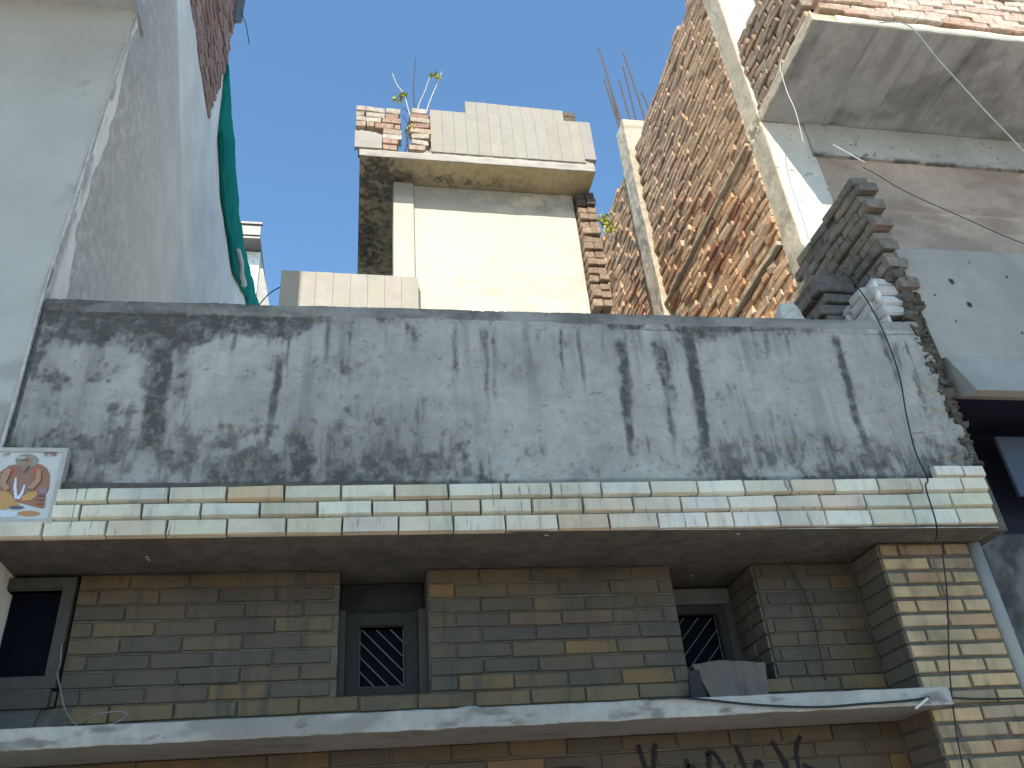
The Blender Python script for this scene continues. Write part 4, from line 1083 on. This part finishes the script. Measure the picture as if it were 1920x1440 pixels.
tag(surf_t, 'green tarpaulin draped down the back edge of the white plastered building', 'tarpaulin')
m = MB()
pp = [(-1.60, 5.45 + .02 * k, 9.42 - .0 * k + .035 * k) for k in range(5)]
m.tube(curve([(-1.62, 5.0, 9.42), (-1.60, 5.25, 9.40), (-1.61, 5.4, 9.36), (-1.60, 5.55, 9.37), (-1.61, 5.75, 9.43)], 4), .035, 7)
tag(m.build('knotted_rag', M_rag, None, True), 'white rag knotted at the edge of the green tarpaulin', 'rag')

# far white building with a grey roof edge
fb = thing('far_building', 'narrow white building with a grey metal roof edge far behind the green tarpaulin', 'building', (-2.6, 13, 0))
m = MB(); m.prism([(12, 0), (12, 15.45), (12.0, 15.47), (14, 15.9), (14, 0)], 'x', -6.0, -2.36); m.build('wall', M_far, fb)
m = MB(); m.prism([(-2.36, 0), (-2.36, 15.45), (-1.86, 13.0), (-1.75, 11), (-1.75, 0)], 'y', 12.05, 13.9); m.build('sloped_wall', M_grey, fb)
m = MB()
m.box(-6.2, -2.34, 11.55, 14, 15.5, 15.58); m.box(-6.2, -2.34, 11.52, 11.58, 15.58, 15.90); m.box(-6.2, -2.31, 11.48, 11.56, 15.89, 15.95)
m.build('roof_edge', M_sheet, fb)

# ------------------------------------------------------------------ hoarding added unseen behind the camera: shades the house front, leaves the street sunlit
op = thing('blocker', 'added unseen shade-casting hoarding on tall steel posts across the street', 'blocker', (-1, -7.6, 0))
m = MB(); m.prism([(-6.2, 8.7), (4.2, 8.7), (4.2, 14.93), (1.85, 14.93), (1.85, 14.4), (-6.2, 14.4)][::-1], 'y', -7.58, -7.5); m.build('panel', M_blocker, op)
for x in (-5.6, -2.4, .8, 3.8):
    m = MB(); m.box(x - .1, x + .1, -7.80, -7.60, 0, 14.2); m.build('post', M_pipe, op)
for z in (8.9, 11.5, 14.1):
    m = MB(); m.box(-6.1, 4.1, -7.598, -7.582, z - .08, z + .08); m.build('rail', M_pipe, op)

# ------------------------------------------------------------------ loose things, wires and cables
def wire(name, pts, r, mat, label, cat):
    q = MB(); q.tube(curve(pts, 8), r, 5); return tag(q.build(name, mat, None, True), label, cat)
wire('wire', [(4.30, -.20, 7.80), (4.399, -.35, 7.56), (4.513, -.35, 7.135), (4.671, -.35, 6.592), (4.828, -.35, 6.113), (5.1, -.35, 5.2)], .005, M_wirew, 'thin pale wire slanting down across the grey underside of the jutting slab', 'wire')
wire('wire', [(3.70, .36, 7.95), (3.64, .335, 7.822), (3.6, .316, 7.473), (3.6, .305, 7.184), (3.6, .351, 6.843)], .004, M_wirew, 'short bent pale wire dangling from the left edge of the jutting slab', 'wire')
wire('stick', [(3.915, .4, 6.919), (4.03, .4, 6.83), (4.152, .4, 6.73)], .007, M_wirew, 'short straight white stick in front of the white column above the toothed brick wall', 'stick')
wire('wire', [(4.30, .6, 6.90), (4.391, .6, 6.836), (4.627, .6, 6.632), (5.046, .6, 6.384), (5.546, .6, 6.104), (6.4, .6, 5.75)], .004, M_twig, 'thin dark wire sagging across the tan veranda wall', 'wire')
wire('cable', [(3.40, .30, 5.40), (3.262, .02, 5.16), (3.301, -.03, 4.942), (3.344, -.035, 4.665), (3.343, -.035, 4.311), (3.286, -.035, 3.998), (3.246, -.045, 3.741), (3.238, -.07, 3.55), (3.185, -.095, 3.481), (3.166, -.095, 3.254), (3.20, 0, 3.20)], .0045, M_wireb, 'black cable hanging down over the right end of the stained parapet', 'cable')
wire('cable', [(3.34, .10, 3.24), (3.319, .13, 3.167), (3.249, .13, 2.918), (3.115, .13, 2.546), (3.041, .13, 2.281), (2.999, .13, 2.057), (2.98, .13, 1.8)], .0042, M_wireb, 'black cable running down the front of the brick-tile pier', 'cable')
wire('cable', [(2.50, .44, 3.255), (2.528, .45, 3.229), (2.581, .45, 3.088), (2.598, .45, 2.915), (2.585, .45, 2.734), (2.573, .45, 2.575)], .004, M_wireb, 'black cable drooping over the recessed brick-tile bay beside the pier', 'cable')
wire('cable', [(1.40, .04, 2.435), (1.519, .03, 2.432), (1.673, .03, 2.415), (1.939, .03, 2.38), (2.242, .03, 2.357), (2.501, .03, 2.361), (2.738, .03, 2.366), (2.861, .03, 2.376), (2.925, .10, 2.394), (3.198, .14, 2.38), (3.495, .14, 2.37), (3.9, .14, 2.36)], .006, M_wireb, 'long black cable sagging along the white ledge and across the pier', 'cable')
wire('cord', [(-1.39, .45, 2.9), (-1.375, .44, 2.80), (-1.366, .40, 2.744), (-1.327, .36, 2.662), (-1.269, .3, 2.55), (-1.19, .2, 2.47), (-1.14, .12, 2.438), (-1.02, .10, 2.44), (-.96, .12, 2.475), (-1.0, .14, 2.50), (-1.10, .16, 2.495), (-1.16, .2, 2.47)], .004, simple('pinkish_cord', (.20, .155, .14), .6), 'pale pinkish cord trailing from the end window and looping on the ledge', 'cord')
wire('tie', [(2.765, .02, 2.325), (2.80, .015, 2.345), (2.852, .02, 2.372)], .006, M_wirew, 'short white tie on the black cable at the right end of the ledge', 'tie')
wire('roof_wire', [(-1.0, 2.85, 6.8), (-.911, 2.85, 6.967), (-.84, 2.85, 7.051), (-.777, 2.86, 7.109)], .006, M_wireb, 'thin dark wires at the left end of the low panelled roof wall', 'wire')

# cloth lying on the ledge
cl = surf('cloth', M_cloth, None, lambda u, v: (.10 + .36 * u, .20 - .12 * np.cos(v * 3.0), 2.432 + .020 * np.sin(np.clip(v, 0, 1) * 3.14) * np.sin(u * 3.14) ** .3 + .012 * (fbm(u * 6, v * 3, 4, 6) - .5)), 60, 24, (0, 0, 1), .003)
tag(cl, 'crumpled pale cloth lying flat on the white ledge below the small grilled window', 'cloth')
cl2 = surf('plastic_scrap', M_cloth, None, lambda u, v: (.46 + .15 * u, .16 - .08 * np.cos(v * 3.0), 2.432 + .032 * np.sin(v * 3.14) * (.4 + .6 * fbm(u * 5, v * 4, 3, 3)) * np.sin(u * 3.14) ** .5), 40, 20, (0, 0, 1), .003)
tag(cl2, 'small twisted scrap of plastic on the ledge just right of the pale cloth', 'plastic scrap')

# cardboard sheets stuffed in the third window recess
def card(pts, bow, label, mat=M_card):
    p = [np.array(q) for q in pts]
    o = surf('cardboard', mat, None, lambda u, v: tuple((p[0][i] * (1 - u) * (1 - v) + p[1][i] * u * (1 - v) + p[2][i] * u * v + p[3][i] * (1 - u) * v) for i in range(3)), 20, 20, (0, -1, 0), .006, None,
             lambda X, Y, Z: bow * np.sin((X - p[0][0]) / (p[1][0] - p[0][0] + 1e-6) * 3.14) + (fbm(X * 7, Z * 7, 4, 5) - .5) * .05)
    tag(o, label, 'cardboard', 'cardboard sheets stuffed in the window recess')
card([(1.90, .40, 2.44), (2.06, .40, 2.44), (2.10, .46, 2.70), (1.84, .50, 2.70)], .03, 'large brownish cardboard sheet bent over in the third window recess')
card([(2.06, .42, 2.44), (2.20, .42, 2.44), (2.25, .46, 2.685), (2.08, .50, 2.70)], .04, 'curved cardboard sheet at the right side of the third window recess')
card([(1.76, .40, 2.44), (1.85, .40, 2.44), (1.86, .47, 2.66), (1.80, .47, 2.66)], -.02, 'narrow dark cardboard piece leaning at the left side of the third window recess', M_frame)
